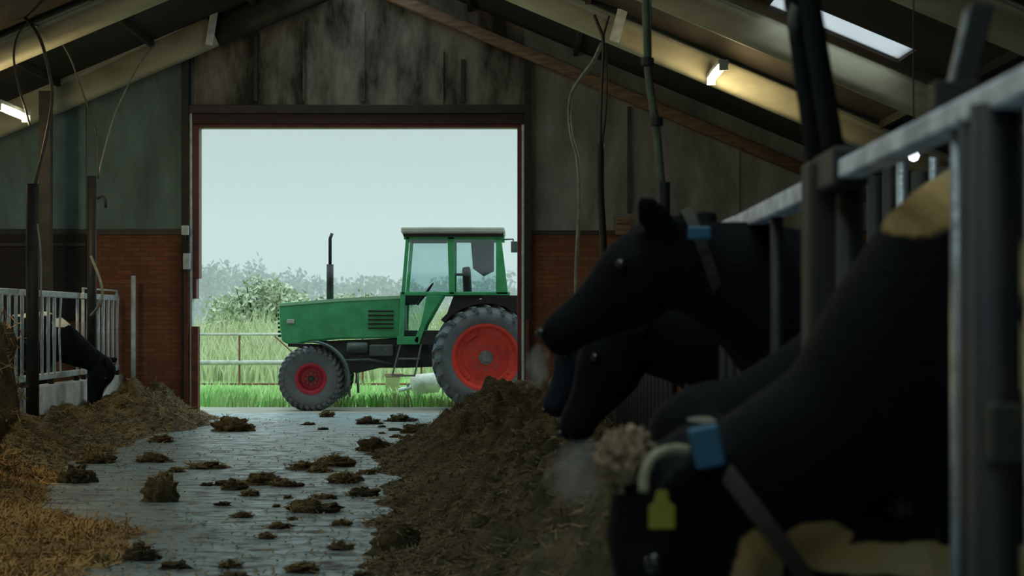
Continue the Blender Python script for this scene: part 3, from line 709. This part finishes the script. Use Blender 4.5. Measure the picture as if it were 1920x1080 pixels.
for i in range(30):
    Y = 9.5+16*U(0,1)**1.1; x = U(-2.9, -.6) if i % 3 else U(-1.8, -.9); r = U(.03,.085)
    q = MB().blob((0,0,.008), (r, r*.7, r*.35), 18, 9, .55, 3.4, i, 0.0).build('silage_crumb', M['silage_dark' if i%2 else 'silage'], smooth=True, label='small crumb of silage on the wet concrete', cat='crumb', group='silage crumbs on the floor')
    q.location = (x, Y, 0)

# ------------------------------------------------------------------ left feed fence
MB().box((-5.66, 17.5, 0), (-5.5, 26.9, .6)).build('kerb', M['white_conc'], label='whitewashed concrete kerb under the left feed fence', cat='kerb', bevel=.015)
FX = -5.55
for i, (a, c, lab) in enumerate(((18.2,21.3,'left feed fence panel nearest the camera, half behind the straw'),(21.5,24.3,'middle left feed fence panel with the feeding cow'),(24.55,26.75,'far left feed fence panel beside the brick wall'))):
    q = empty('feed_fence', (FX, a, .6), lab, 'feed fence', 'left feed fence')
    L = c-a
    MB().beam((0,0,1.08), (0,L,1.08), .06, .075).build('top_rail', M['galv_wall'], q, bevel=.01)
    MB().beam((0,0,.1), (0,L,.1), .06, .075).build('bottom_rail', M['galv_wall'], q, bevel=.01)
    if i == 2: MB().tube([(0,0,1.18),(0,L,1.18)], .012, 6).build('lock_rod', M['galv_wall'], q)
    n = int(L/.29)
    for yy in (.08, L/2, L-.08): MB().box((-.03,yy-.03,0),(.03,yy+.03,.07)).build('foot', M['dark_steel'], q)
    if i == 2:
        for yy in (.05, L-.05): MB().box((-.015,yy-.015,1.1),(.015,yy+.015,1.19)).build('rod_bracket', M['galv_wall'], q)
    cowy = {0: 21.9, 1: 23.65, 2: 99}[i]
    for k in range(n+1):
        y = .03+(L-.06)*k/n
        if abs(a+y-cowy) < .42: continue
        MB().tube([(0,y,.1),(0,y,1.08)], .021, 8).build('bar', M['galv_wall'], q, smooth=True)
        if k < n: 
            MB().tube([(.03,y+.20,.12),(.03,y+.12,.6),(.03,y+.22,1.06)], .014, 6).build('lock_bar', M['galv_wall'], q)
MB().tube([(W(250,0,26.7).x,26.7,0),(W(250,0,26.7).x,26.7,EYE+83/F*26.7)], .034, 10).build('fence_post', M['galv_wall'], smooth=True, label='tall pale steel post at the end of the left feed fence', cat='post')
def post(px, y0, Y, r, label, m='dark_steel', name='post', foot=0):
    p = W(px, y0, Y)
    return MB().tube([(p.x, Y, foot), (p.x, Y, p.z)], r, 12).build(name, M[m], smooth=True, label=label, cat='post')
post(61, 345, 21.4, .075, 'thick dark steel post in the left feed fence, nearer one', name='steel_post')
post(172, 330, 24.4, .06, 'dark steel post in the left feed fence, farther one with a hook', name='steel_post')
q = W(182, 372, 24.35); MB().tube([q, q+Vector((.07,0,.03)), q+Vector((.11,0,-.02)), q+Vector((.11,0,-.12))], .018, 8).build('hook', M['dark_steel'], smooth=True, label='dark hook bracket on the farther left post', cat='hook')
p = W(86, 212, 25.0); MB().beam((p.x, 25, 0), (p.x, 25, under(p.x)+.0), .15, .15, up=(0,1,0)).build('roof_post', M['cream_dark'], label='square dark roof post behind the left feed fence', cat='post')

# hoses and ropes, left
def rope(pts, r, m, label, nm='hose', cat='hose', n=8):
    return MB().tube(smooth_pts([W(*p) for p in pts], 8), r, n).build(nm, M[m], smooth=True, label=label, cat=cat)
rope([(14,15,23),(35,25,22.6),(58,45,22.3),(78,80,22),(92,135,22),(98,185,22),(86,260,21.8),(66,345,21.5)], .02, 'hose_dark', 'dark arched hose from the roof down to the nearer left post')
rope([(50,42,22.4),(32,70,22.4),(26,110,22.4),(36,165,22.4),(48,205,22.4),(56,235,22.4)], .014, 'hose_dark', 'short drooping hose beside the lamp at the left edge')
rope([(58,45,22.5),(100,62,22.7),(130,105,23),(150,160,23.5),(170,215,24),(182,262,24.2),(184,335,24.3)], .012, 'hose_dark', 'thin hose curving down to the farther left post')
rope([(290,82,25.8),(262,120,25.4),(240,160,25),(215,215,24.8),(196,280,24.5),(184,330,24.4)], .009, 'rope', 'thin pale line slanting from the rafter to the farther left post', 'rope', 'rope')
rope([(170,480,24.3),(186,520,24.2),(192,550,24.2),(184,575,24.2),(170,592,24.3)], .018, 'rope', 'grey loop of hose at the farther left post')
rope([(70,420,21.3),(76,470,21.3),(77,540,21.3),(74,640,21.3)], .010, 'rope', 'thin grey cable running down the nearer left post', 'cable', 'cable')
# hoses and pipes, right
rope([(1128,82,20),(1112,115,20.3),(1090,145,20.6),(1072,175,20.8),(1067,215,21),(1072,258,21),(1083,300,21),(1086,380,21),(1083,450,21),(1080,520,21),(1080,640,21)], .022, 'rope', 'pale curved hose hanging right of the door')
rope([(1114,28,18),(1122,48,18),(1131,75,18),(1130,130,18),(1127,200,18),(1125,275,18)], .016, 'hose_dark', 'dark cord of the forked hanger right of the door', 'cord', 'cord')
rope([(1142,30,18),(1136,50,18),(1132,75,18),(1138,140,18),(1136,210,18),(1128,272,18)], .012, 'hose_dark', 'second strand of the forked hanger right of the door', 'cord', 'cord')
rope([(1126,270,18),(1126,360,18),(1131,450,18),(1134,560,18),(1134,700,18)], .035, 'dark_steel', 'dark pipe hanging under the forked cords', 'hanging_pipe', 'pipe')
rope([(1208,-300,10),(1210,-100,10),(1212,60,10),(1217,150,10),(1230,240,10),(1241,350,10)], .02, 'bamboo', 'long thin greenish pole hanging from the roof', 'pole', 'pole')
rope([(1220,-300,10.2),(1219,60,10.2),(1222,160,10.2),(1236,240,10.2),(1243,350,10.2)], .008, 'rope', 'thin pale cord running down the greenish pole', 'cord', 'cord')
for y0 in (116, 228): 
    p = W(1214 if y0 == 116 else 1231, y0, 10); MB().lathe([(.035,-.02),(.035,.02),(.02,.025),(.02,-.025)], p, (0,0,1), 10).build('clamp', M['dark_steel'], label='small dark clamp on the greenish pole, '+('upper one' if y0==116 else 'lower one'), cat='clamp')
rope([(1245,342,10),(1245,380,10),(1245,470,10)], .032, 'dark_steel', 'stout dark pipe end below the greenish pole', 'hanging_pipe', 'pipe')

# ------------------------------------------------------------------ right feed fence
QX = .66
zt = lambda px, py, Y: EYE-(py-600)*Y/F
q = empty('feed_fence', (QX, 2.0, 0), 'galvanised feed fence with pale top rail in front of the right-hand cows', 'feed fence')
MB().beam((0,-.6,1.674), (0,1.72,1.664), .05, .038).build('top_rail', M['rail_top'], q, bevel=.006)
MB().beam((0,1.98,1.653), (0,3.5,1.645), .05, .045).build('top_rail', M['rail_top'], q, bevel=.006)
MB().beam((0,3.5,1.645), (0,10,1.66), .05, .05).build('top_rail', M['rail_top'], q, bevel=.006)
MB().beam((.0,-.6,.5), (0,10,.5), .06, .06).build('bottom_rail', M['dark_steel'], q, bevel=.006)
MB().box((-.035,1.7,1.63), (.035,2.0,1.71)).build('rail_joint', M['dark_steel'], q, bevel=.01)
cows_y = (3.4, 4.3, 5.15, 6.2, 7.5)
for k in range(42):
    y = 2.15+.235*k
    if any(abs(y-c) < .22 for c in cows_y) or 2.62 < y < 4.1: continue
    MB().tube([(.0,y-2,.5),(.0,y-2,1.65)], .016, 8).build('bar', M['galv'] if y < 2.7 else M['dark_steel'], q, smooth=True)
MB().tube([(0,.80,.5),(0,.80,1.66)], .014, 8).build('bar', M['galv'], q, smooth=True)
# upright tubes of the cubicle row behind the cows
for px, yy, r_, mk, lb in ((1640,7,.03,'dark_steel','leftmost'),(1668,6.6,.026,'dark_steel','second from the left'),(1692,6.4,.022,'galv','bright one under the white bulb'),(1724,6.8,.03,'stain','broad brown one'),(1752,6.2,.018,'galv','thin pale one right of the bulb'),(1778,6.6,.03,'dark_steel','rightmost')):
    x_ = (px-960)*yy/F
    m_ = M.get(mk) or M['cream_dark']
    MB().tube([(x_,yy,0),(x_,yy,1.9)], r_, 10).build('cubicle_post', m_, smooth=True, label='upright tube of the cubicle row behind the cows, '+lb, cat='post', group='cubicle posts')
MB().box((-.05,1.9,0), (.05,2.02,1.7)).build('main_post', M['rustbrown'] if 0 else mat('stained_post', (.045,.035,.02,1), .7, (.02,.025,.025,1), 7, stretch=(3,3,.4)), q, bevel=.012)
MB().tube([(.02,1.82,0),(.02,1.82,1.66)], .028, 10).build('lock_tube', M['dark_steel'], q, smooth=True)
MB().tube([(-.01,.56,0),(-.01,.56,1.66)], .034, 12).build('near_post', M['dark_steel'], q, smooth=True)
MB().tube([(-.0,.70,0),(-.0,.70,1.66)], .026, 12).build('near_post', M['dark_steel'], q, smooth=True)
MB().box((-.03,.50,1.18), (.02,.62,1.26)).build('clamp', M['cream_dark'], q, bevel=.006)
# leaning pipes above the main post
def lean(a, c, Y, r, m, label, nm='leaning_pipe', top=-1600):
    A = W(*a, Y); C = W(*c, Y); d = (A-C); k = (4.6-C.z)/d.z if top else 1; 
    return MB().tube([C, C+d*min(k, 12)], r, 10).build(nm, M[m], smooth=True, label=label, cat='pipe')
lean((1492,30),(1530,300),3.97,.021,'dark_steel','dark leaning pipe above the main post, left arm of the pair')
lean((1527,60),(1566,300),3.9,.023,'dark_steel','dark leaning pipe above the main post, right arm of the pair')
lean((1527,10),(1531,150),4.05,.012,'black_paint','slim black pipe between the leaning pair')
p = W(1489, 42, 3.93); MB().blob(p, (.014,.02,.035), 10, 8, .25, 3, 4).build('knot', M['hose_dark'], smooth=True, label='knotted binding round the left leaning pipe', cat='knot')
q2 = empty('support_post', W(1800,170,2.92), 'short dark slanting post with a pale edge on the near top rail', 'post')
A = W(1840,8,2.92)-q2.location
MB().beam((0,0,-.02), A, .034, .03, up=(0,1,0)).build('post_body', M['black_paint'], q2, bevel=.004)
MB().beam((-.019,-.006,0), A*.92+Vector((-.021,-.006,0)), .006, .02, up=(0,1,0)).build('pale_edge', M['galv'], q2)
MB().box((-.045,-.03,-.03), (.03,.03,.012)).build('foot_plate', M['dark_steel'], q2, bevel=.004)
# small white bulb far inside the right part of the barn
q3 = empty('light_bulb', W(1713,292,9.5), 'small round white bulb glimpsed between the right fence bars', 'lamp')
M['bulb'] = mat('lit_bulb', (1,1,1,1), .5, emit=(.8,.85,1,1), es=4)
MB().lathe([(.001,-.03),(.02,-.022),(.03,0),(.02,.022),(.001,.03)], (0,0,0), (0,0,1), 14, closed=False).build('bulb_glass', M['bulb'], q3, smooth=True)
MB().tube([(0,0,.03),(0,0,.07)], .014, 8).build('socket', M['black_paint'], q3)
MB().tube([(0,0,.07),(0,0,1.3)], .004, 6).build('flex', M['black_paint'], q3)

# ------------------------------------------------------------------ cows
def coat(name, whites, blacks=(), wc=(.5,.42,.28,1), bc=(.0022,.0026,.0035,1), wc2=None):
    m = bpy.data.materials.new(name); m.use_nodes = True; nt = m.node_tree; N = nt.nodes; L = nt.links; b = N['Principled BSDF']
    b.inputs['Roughness'].default_value = .75; b.inputs['Specular IOR Level'].default_value = .1
    tc = N.new('ShaderNodeTexCoord'); nz = N.new('ShaderNodeTexNoise'); nz.inputs['Scale'].default_value = 9; nz.inputs['Detail'].default_value = 4
    L.new(tc.outputs['Object'], nz.inputs['Vector'])
    def mask(lst):
        out = None
        for c, r in lst:
            s = N.new('ShaderNodeVectorMath'); s.operation = 'SUBTRACT'; s.inputs[1].default_value = c; L.new(tc.outputs['Object'], s.inputs[0])
            d = N.new('ShaderNodeVectorMath'); d.operation = 'DIVIDE'; d.inputs[1].default_value = r; L.new(s.outputs[0], d.inputs[0])
            l = N.new('ShaderNodeVectorMath'); l.operation = 'LENGTH'; L.new(d.outputs[0], l.inputs[0])
            a = N.new('ShaderNodeMath'); a.operation = 'MULTIPLY_ADD'; a.inputs[1].default_value = .9; L.new(nz.outputs[0], a.inputs[0]); L.new(l.outputs['Value'], a.inputs[2])
            r_ = N.new('ShaderNodeMapRange'); r_.inputs[1].default_value = 1.5; r_.inputs[2].default_value = 1.38; L.new(a.outputs[0], r_.inputs[0])
            if out is None: out = r_
            else:
                x = N.new('ShaderNodeMath'); x.operation = 'MAXIMUM'; L.new(out.outputs[0], x.inputs[0]); L.new(r_.outputs[0], x.inputs[1]); out = x
        return out
    col = None
    if whites:
        mk = mask(whites)
        if blacks:
            bk = mask(blacks); s = N.new('ShaderNodeMath'); s.operation = 'SUBTRACT'; s.use_clamp = True; L.new(mk.outputs[0], s.inputs[0]); L.new(bk.outputs[0], s.inputs[1]); mk = s
        mx = N.new('ShaderNodeMix'); mx.data_type = 'RGBA'; mx.inputs['A'].default_value = bc; mx.inputs['B'].default_value = wc
        if wc2:
            n2 = N.new('ShaderNodeTexNoise'); n2.inputs['Scale'].default_value = 6; L.new(tc.outputs['Object'], n2.inputs['Vector'])
            rr = N.new('ShaderNodeMapRange'); rr.inputs[1].default_value = .4; rr.inputs[2].default_value = .6; L.new(n2.outputs[0], rr.inputs[0])
            m2 = N.new('ShaderNodeMix'); m2.data_type = 'RGBA'; m2.inputs['A'].default_value = wc; m2.inputs['B'].default_value = wc2; L.new(rr.outputs[0], m2.inputs[0]); L.new(m2.outputs['Result'], mx.inputs['B'])
        L.new(mk.outputs[0], mx.inputs[0]); L.new(mx.outputs['Result'], b.inputs['Base Color'])
    else: b.inputs['Base Color'].default_value = bc
    bp = N.new('ShaderNodeBump'); bp.inputs['Strength'].default_value = .35; bp.inputs['Distance'].default_value = .01
    n3 = N.new('ShaderNodeTexNoise'); n3.inputs['Scale'].default_value = 60; L.new(tc.outputs['Object'], n3.inputs['Vector'])
    L.new(n3.outputs[0], bp.inputs['Height']); L.new(bp.outputs[0], b.inputs['Normal'])
    return m
M['eye'] = mat('cow_eye', (.01,.008,.006,1), .08)
M['horn'] = mat('hoof', (.03,.025,.02,1), .6)
M['nose'] = mat('wet_nose', (.03,.028,.03,1), .25)
def cow(loc, rz, k, neck, poll, muz, ears, coatm, label, vox=.022, headlen=None, extra=None):
    root = empty('cow', loc, label, 'cow', 'cows at the feed fences', rz)
    S1 = Vector((0,1,0)); b = MB()
    T = [(-1.74,1.16,.10,.14),(-1.68,1.12,.22,.26),(-1.45,1.08,.29,.36),(-1.05,1.0,.36,.42),(-.6,.98,.38,.43),(-.25,1.02,.34,.42),(.02,1.07,.27,.39),(.18,1.08,.19,.30)]
    b.tube([(x*k,0,z*k) for x,z,_,_ in T], [w_*k for *_,w_,_ in T], 28, r2=[h*k for *_,h in T], side=S1)
    # hip bones and shoulder blades
    for y in (-.2,.2): b.blob((-1.42*k,y*k,1.34*k), (.12,.09,.1), 12, 8, 0); b.blob((-.05*k,y*.95*k,1.1*k), (.2,.1,.32), 14, 10, 0)
    N_ = [(-.1*k,0,1.1*k,.26*k,.36*k)] + list(neck)
    b.tube(smooth_pts([n[:3] for n in N_], 4), [r for r in interp_r(N_, 3, 4)], 24, r2=[r for r in interp_r(N_, 4, 4)], side=S1)
    P, Q = Vector(poll), Vector(muz); d = (Q-P); L = d.length; t = d.normalized(); side = (S1 - t*S1.dot(t)).normalized(); nrm = t.cross(side)   # nrm: +- face normal
    if nrm.dot(Vector((1,0,0))) + .001*nrm.z < 0: nrm = -nrm
    # head: wider forehead, dished nose, square muzzle, deep jaw
    H = [(-.10,.07,.09,0),(.0,.105,.125,0),(.18,.118,.145,-.01),(.36,.11,.14,-.02),(.55,.082,.108,-.015),(.72,.068,.085,-.005),(.86,.074,.08,0),(.97,.072,.072,0),(1.03,.045,.045,0)]
    hs = L/.47
    b.tube([P+t*(L*a)+nrm*(o*hs) for a,_,_,o in H], [w_*hs for _,w_,_,_ in H], 22, r2=[h*hs for _,_,h,_ in H], side=side)
    for s in (-1,1):   # brow and jaw muscle
        b.blob(P+t*L*.3+side*s*.085*hs+nrm*.06*hs, (.035*hs,)*3, 10, 8, 0)
        b.blob(P+t*L*.3+side*s*.06*hs-nrm*.08*hs, (.055*hs,.05*hs,.06*hs), 10, 8, 0)
    # join of neck and head
    last = Vector(neck[-1][:3]); b.tube([last, (last+P)/2, P+t*.05], [neck[-1][3], (neck[-1][3]+.1)/2, .1], 20, r2=[neck[-1][4], (neck[-1][4]+.12)/2, .12], side=S1)
    for e in ears:
        A, B = Vector(e[0]), Vector(e[1]); dd = B-A; fs = dd.normalized(); sd = Vector(e[2]); sd = (sd-fs*sd.dot(fs)).normalized()
        b.tube([A-fs*.04, A, A+dd*.3, A+dd*.65, A+dd*.9, B], [.02,.03,.05,.052,.032,.012], 14, r2=[.02,.022,.02,.018,.016,.01], side=sd)
    for x, y, fr_ in ((.02,.16,1),(-.06,-.16,1),(-1.42,.17,0),(-1.5,-.17,0)):
        if fr_: pts = [(x,y,.95,.13),(x+.02,y,.7,.1),(x,y,.45,.058),(x,y,.38,.056),(x-.01,y,.2,.04),(x,y,.11,.05),(x+.02,y,.06,.055),(x+.03,y,.0,.062)]
        else: pts = [(x,y,1.0,.2),(x+.08,y,.78,.15),(x,y,.62,.09),(x-.1,y,.47,.06),(x-.07,y,.25,.042),(x-.05,y,.11,.05),(x-.03,y,.06,.055),(x-.02,y,.0,.062)]
        b.tube([(p[0]*k,p[1]*k,p[2]*k) for p in pts], [p[3]*k for p in pts], 14, side=S1)
    b.tube([(-1.72*k,0,1.3*k),(-1.82*k,0,1.2*k),(-1.85*k,0,.9*k),(-1.85*k,0,.5*k),(-1.85*k,0,.35*k)], [.04,.035,.025,.04,.02], 10)
    b.blob((-1.25*k,0,.62*k), (.22,.16,.16), 14, 10, .05)
    for e in (extra or []): b.tube(*e[:2], 14, r2=e[2], side=S1)
    o = b.build('body', coatm, root, smooth=True)
    r_ = o.modifiers.new('remesh', 'REMESH'); r_.mode = 'VOXEL'; r_.voxel_size = vox; r_.use_smooth_shade = True
    sm = o.modifiers.new('smooth', 'SMOOTH'); sm.factor = .5; sm.iterations = 6
    for s in (-1,1):
        c = P+t*L*.3+side*s*.105*hs+nrm*.055*hs
        MB().blob(c, (.02*hs,)*3, 12, 8, 0).build('eye', M['eye'], root, smooth=True)
        MB().blob(Q+t*.0+side*s*.035*hs+nrm*.045*hs, (.016*hs,.012*hs,.014*hs), 10, 6, 0).build('nostril', M['eye'], root, smooth=True)
    return root
def interp_r(N_, idx, n):
    r = [a[idx] for a in N_]; P = [r[0]*2-r[1]]+r+[r[-1]*2-r[-2]]; out = []
    for i in range(1, len(P)-2):
        for k in range(n):
            t = k/n; out.append(P[i]+(P[i+1]-P[i])*t)
    out.append(P[-2]); return out

# nearest cow, head lowered, yellow ear tag, blue collar tag
cA = coat('coat_tan_patches', [((.21,0,1.62),(.11,.8,.115)),((.16,.1,1.53),(.03,.8,.06)),((.52,.1,.93),(.05,.3,.075)),((.41,.1,.985),(.07,.3,.035)),((.26,.1,.95),(.2,.4,.035)),((.16,.2,1.0),(.035,.3,.08)),((.06,.25,1.37),(.085,.35,.15)),((.12,.2,.93),(.05,.3,.08))],
          [((.045,.25,1.37),(.055,.4,.10)),((.125,.1,1.575),(.035,.8,.05))], wc=(.33,.21,.085,1), wc2=(.33,.26,.15,1))
A = cow((.95,3.4,0), math.pi, 1.1,
    [(.0,0,1.36,.26,.34),(.14,0,1.33,.19,.27),(.36,0,1.17,.13,.145),(.5,0,1.07,.11,.15),(.585,0,1.05,.1,.13)],
    (.64,0,1.09), (.66,.02,.60),
    [((.62,.1,1.12),(.705,.2,1.03),(.7,.3,.9)), ((.62,-.1,1.12),(.66,-.26,1.1),(0,.1,1))],
    cA, 'large black cow nearest the camera with tan shoulder patch and yellow ear tag', vox=.017,
    extra=[([(.56,0,.98),(.42,0,.96),(.25,0,.93),(.1,0,.88)], [.03,.04,.06,.1], [.05,.06,.09,.15])])
M['hair'] = mat('pale_curly_hair', (.42,.29,.18,1), .9, (.2,.14,.09,1), 60, bump=.8, bscale=90)
M['hairw'] = mat('cream_hair', (.38,.35,.24,1), .9, (.2,.18,.11,1), 40)
M['tagy'] = mat('yellow_ear_tag', (.27,.25,.015,1), .6, (.2,.19,.012,1), 6)
M['tagb'] = mat('blue_collar_tag', (.03,.13,.22,1), .6, (.02,.1,.18,1), 8)
M['collar'] = mat('dark_webbing', (.03,.025,.015,1), .8)
fl = MB(); fl.blob((.745,.03,1.12), (.042,.06,.045), 22, 14, .35, 3.5, 5)
for i in range(150):
    a = Vector((random.gauss(0,1), random.gauss(0,1), random.gauss(0,1))).normalized(); c = Vector((.745,.03,1.12))+Vector((a.x*.045,a.y*.062,a.z*.046))
    e1 = Vector((U(-1,1),U(-1,1),U(-1,1))).normalized(); e2 = e1.cross(a).normalized(); rr = U(.006,.014)
    fl.tube([c+a*.004*k*.5+(e1*math.cos(k*.9)+e2*math.sin(k*.9))*rr for k in range(7)], .0035, 5)
fl.build('forelock', M['hair'], A, smooth=True)
Wl = lambda px, py, Y: (lambda v: Vector((.95-v.x, 3.4-Y, v.z)))(W(px, py, Y))
MB().tube(smooth_pts([Wl(1288,845,3.22), Wl(1258,843,3.2), Wl(1225,857,3.19), Wl(1209,890,3.18), Wl(1207,922,3.17)], 5), .009, 8).build('ear_fringe', M['hairw'], A, smooth=True)
def tagmesh(c, w_, h_, name, m, par, th=.004):
    x, y, z = c
    return MB().prism([(x-w_*.2,z+h_*.5),(x+w_*.2,z+h_*.5),(x+w_*.28,z+h_*.2),(x+w_*.5,z+h_*.1),(x+w_*.5,z-h_*.5),(x-w_*.5,z-h_*.5),(x-w_*.5,z+h_*.1),(x-w_*.28,z+h_*.2)], y-th/2, y+th/2).build(name, m, par, bevel=.002)
tagmesh(Wl(1241,956,3.17), .044, .064, 'ear_tag', M['tagy'], A)
def collar(par, c, u, ru, rv, wd=.02, m='collar'):
    """band round the neck: u is the direction across the neck in the XZ plane"""
    u = Vector(u).normalized(); v = Vector((0,1,0)); ax = u.cross(v); rings = []
    for k in range(28):
        a = 2*math.pi*k/28; d = u*math.cos(a)*ru + v*math.sin(a)*rv; n = d.normalized(); p = Vector(c)+d
        rings.append([p-ax*wd, p+ax*wd, p+ax*wd+n*.005, p-ax*wd+n*.005])
    return MB().loft(rings, closed=True).build('collar', M[m], par)
ca = Wl(1420,970,3.4); cu = Wl(1345,870,3.4)-Wl(1500,1075,3.4)
cl = collar(A, ca, cu, .165, .125, .016)
tb_ = Wl(1325,838,3.27); MB().box((tb_.x-.026,tb_.y-.016,tb_.z-.036), (tb_.x+.026,tb_.y+.016,tb_.z+.036), Matrix.Rotation(.2,3,'Y')).build('collar_tag', M['tagb'], cl, bevel=.006)

# second cow: head held high over the rail height
cD = coat('coat_black', [((.9,0,1.5),(.02,.02,.04))])
D = cow((1.15,5.15,0), math.pi, 1.06,
    [(.12,0,1.27,.25,.34),(.31,0,1.35,.18,.26),(.49,0,1.455,.13,.19),(.63,0,1.51,.1,.135),(.68,0,1.53,.1,.12)],
    (.745,0,1.55), (1.05,.03,1.305),
    [((.73,.09,1.61),(.83,.13,1.69),(1,0,-.2)), ((.66,-.1,1.6),(.585,-.22,1.68),(1,0,0))],
    cD, 'black cow holding its head highest, right of the door with one ear raised')
Wd = lambda px, py, Y, X0=1.15, Y0=5.0: (lambda v: Vector((X0-v.x, Y0-Y, v.z)))(W(px, py, Y))
tagmesh(Wd(1265,462,4.95), .022, .04, 'ear_tag', M['tagy'], D)
cl = collar(D, Wd(1330,490,5.0), (.35,0,1), .15, .115, .015); t_ = Wd(1322,432,4.86)
MB().box(t_-Vector((.03,.012,.018)), t_+Vector((.03,.012,.018))).build('collar_tag', M['tagb'], cl, bevel=.006)
cow((1.1,4.3,0), math.pi, 1.05,
    [(.12,0,1.22,.24,.33),(.27,0,1.2,.18,.25),(.41,0,1.16,.12,.18),(.53,0,1.13,.1,.14),(.6,0,1.12,.1,.12)],
    (.70,0,1.12), (.80,.02,.78),
    [((.66,.1,1.14),(.58,.25,1.12),(0,.2,1)), ((.66,-.1,1.16),(.62,-.26,1.17),(0,.2,1))],
    coat('coat_black_e', [((.66,.1,1.15),(.06,.05,.009))], wc=(.2,.19,.15,1)), 'black cow hidden behind the nearest one, with a thin pale streak at its brow')
cB = coat('coat_black_b', [((.79,0,.9),(.05,.02,.03))])
B = cow((1.2,6.2,0), math.pi, 1.02,
    [(.12,0,1.22,.24,.33),(.35,0,1.28,.17,.25),(.54,0,1.30,.12,.17),(.7,0,1.33,.1,.13),(.76,0,1.33,.1,.12)],
    (.845,0,1.325), (1.012,.03,.985),
    [((.8,.1,1.36),(.77,.27,1.36),(0,.2,1)), ((.8,-.1,1.36),(.77,-.27,1.36),(0,.2,1))],
    cB, 'black cow with lowered muzzle over the silage, below the head-high cow')
Cc = cow((1.2,7.5,0), math.pi, 1.0,
    [(.12,0,1.2,.24,.33),(.35,0,1.26,.17,.25),(.55,0,1.29,.12,.17),(.74,0,1.31,.1,.13),(.81,0,1.31,.1,.12)],
    (.905,0,1.31), (1.045,.0,1.0),
    [((.86,.1,1.35),(.83,.27,1.34),(0,.2,1)), ((.86,-.1,1.35),(.83,-.27,1.34),(0,.2,1))],
    coat('coat_blue_black', [], bc=(.009,.012,.018,1)), 'dark cow farthest along the right fence, only its muzzle showing past the others')
# left cows, facing right
cL = coat('coat_left', [((-.05,0,1.5),(.3,.4,.1)),((.34,0,1.34),(.12,.3,.06)),((.9,0,.56),(.07,.045,.2))], wc=(.75,.75,.68,1), bc=(.006,.009,.016,1))
cow((-5.93,23.65,0), 0, 1.0,
    [(.12,0,1.16,.22,.32),(.3,0,1.10,.16,.26),(.5,0,.99,.13,.2),(.68,0,.89,.1,.15),(.8,0,.83,.1,.125)],
    (.89,0,.80), (.72,-.02,.34),
    [((.87,-.1,.85),(.93,-.25,.9),(0,.2,1)), ((.87,.1,.85),(.99,.2,.88),(0,.2,1))],
    cL, 'black cow with white topline eating head down at the left fence')
cow((-6.42,22.0,0), 0, 1.0,
    [(.12,0,1.14,.22,.32),(.3,0,1.02,.16,.25),(.48,0,.92,.12,.19),(.64,0,.85,.1,.14),(.74,0,.83,.1,.12)],
    (.82,0,.82), (.72,-.02,.4),
    [((.80,-.1,.87),(.86,-.24,.9),(0,.2,1)), ((.8,.1,.87),(.9,.2,.9),(0,.2,1))],
    coat('coat_left_b', [((.5,-.1,1.05),(.12,.1,.1)),((.85,0,.6),(.05,.04,.12))], wc=(.55,.52,.42,1)), 'black and white cow behind the nearer left post')

# breath steaming in the cold air
sm_ = bpy.data.materials.new('breath'); sm_.use_nodes = True; nt = sm_.node_tree; nt.nodes.remove(nt.nodes['Principled BSDF'])
vsn = nt.nodes.new('ShaderNodeVolumeScatter'); vsn.inputs['Anisotropy'].default_value = .5; vsn.inputs['Color'].default_value = (.85,.95,1,1)
tcn = nt.nodes.new('ShaderNodeTexCoord'); ln = nt.nodes.new('ShaderNodeVectorMath'); ln.operation = 'LENGTH'
mpn = nt.nodes.new('ShaderNodeMapping'); nt.links.new(tcn.outputs['Object'], mpn.inputs[0]); nt.links.new(mpn.outputs[0], ln.inputs[0])
nzn = nt.nodes.new('ShaderNodeTexNoise'); nzn.inputs['Scale'].default_value = 2.2; nt.links.new(tcn.outputs['Object'], nzn.inputs[0])
ma = nt.nodes.new('ShaderNodeMath'); ma.operation = 'MULTIPLY_ADD'; ma.inputs[1].default_value = 1.2; nt.links.new(nzn.outputs[0], ma.inputs[0]); nt.links.new(ln.outputs['Value'], ma.inputs[2])
mr = nt.nodes.new('ShaderNodeMapRange'); mr.inputs[1].default_value = 1.35; mr.inputs[2].default_value = .5; mr.inputs[3].default_value = 0; mr.inputs[4].default_value = 14
nt.links.new(ma.outputs[0], mr.inputs[0]); nt.links.new(mr.outputs[0], vsn.inputs['Density']); nt.links.new(vsn.outputs[0], nt.nodes['Material Output'].inputs['Volume'])
def steam(px, py, Y, rx_, rz_, label, tilt=0):
    o = MB().blob((0,0,0), (1,1,1), 20, 12, 0).build('breath_steam', sm_, smooth=True, kind='stuff', label=label, cat='steam')
    o.location = W(px, py, Y); s = F/Y; o.scale = (rx_/s, .12, rz_/s); o.rotation_euler = (0, tilt, 0)
steam(1085, 890, 5.9, 78, 95, 'bluish breath steam beside the tan forelock of the nearest cow', .4)
steam(1008, 690, 7.0, 34, 60, 'faint breath steam before the brick wall beside the cow muzzles')
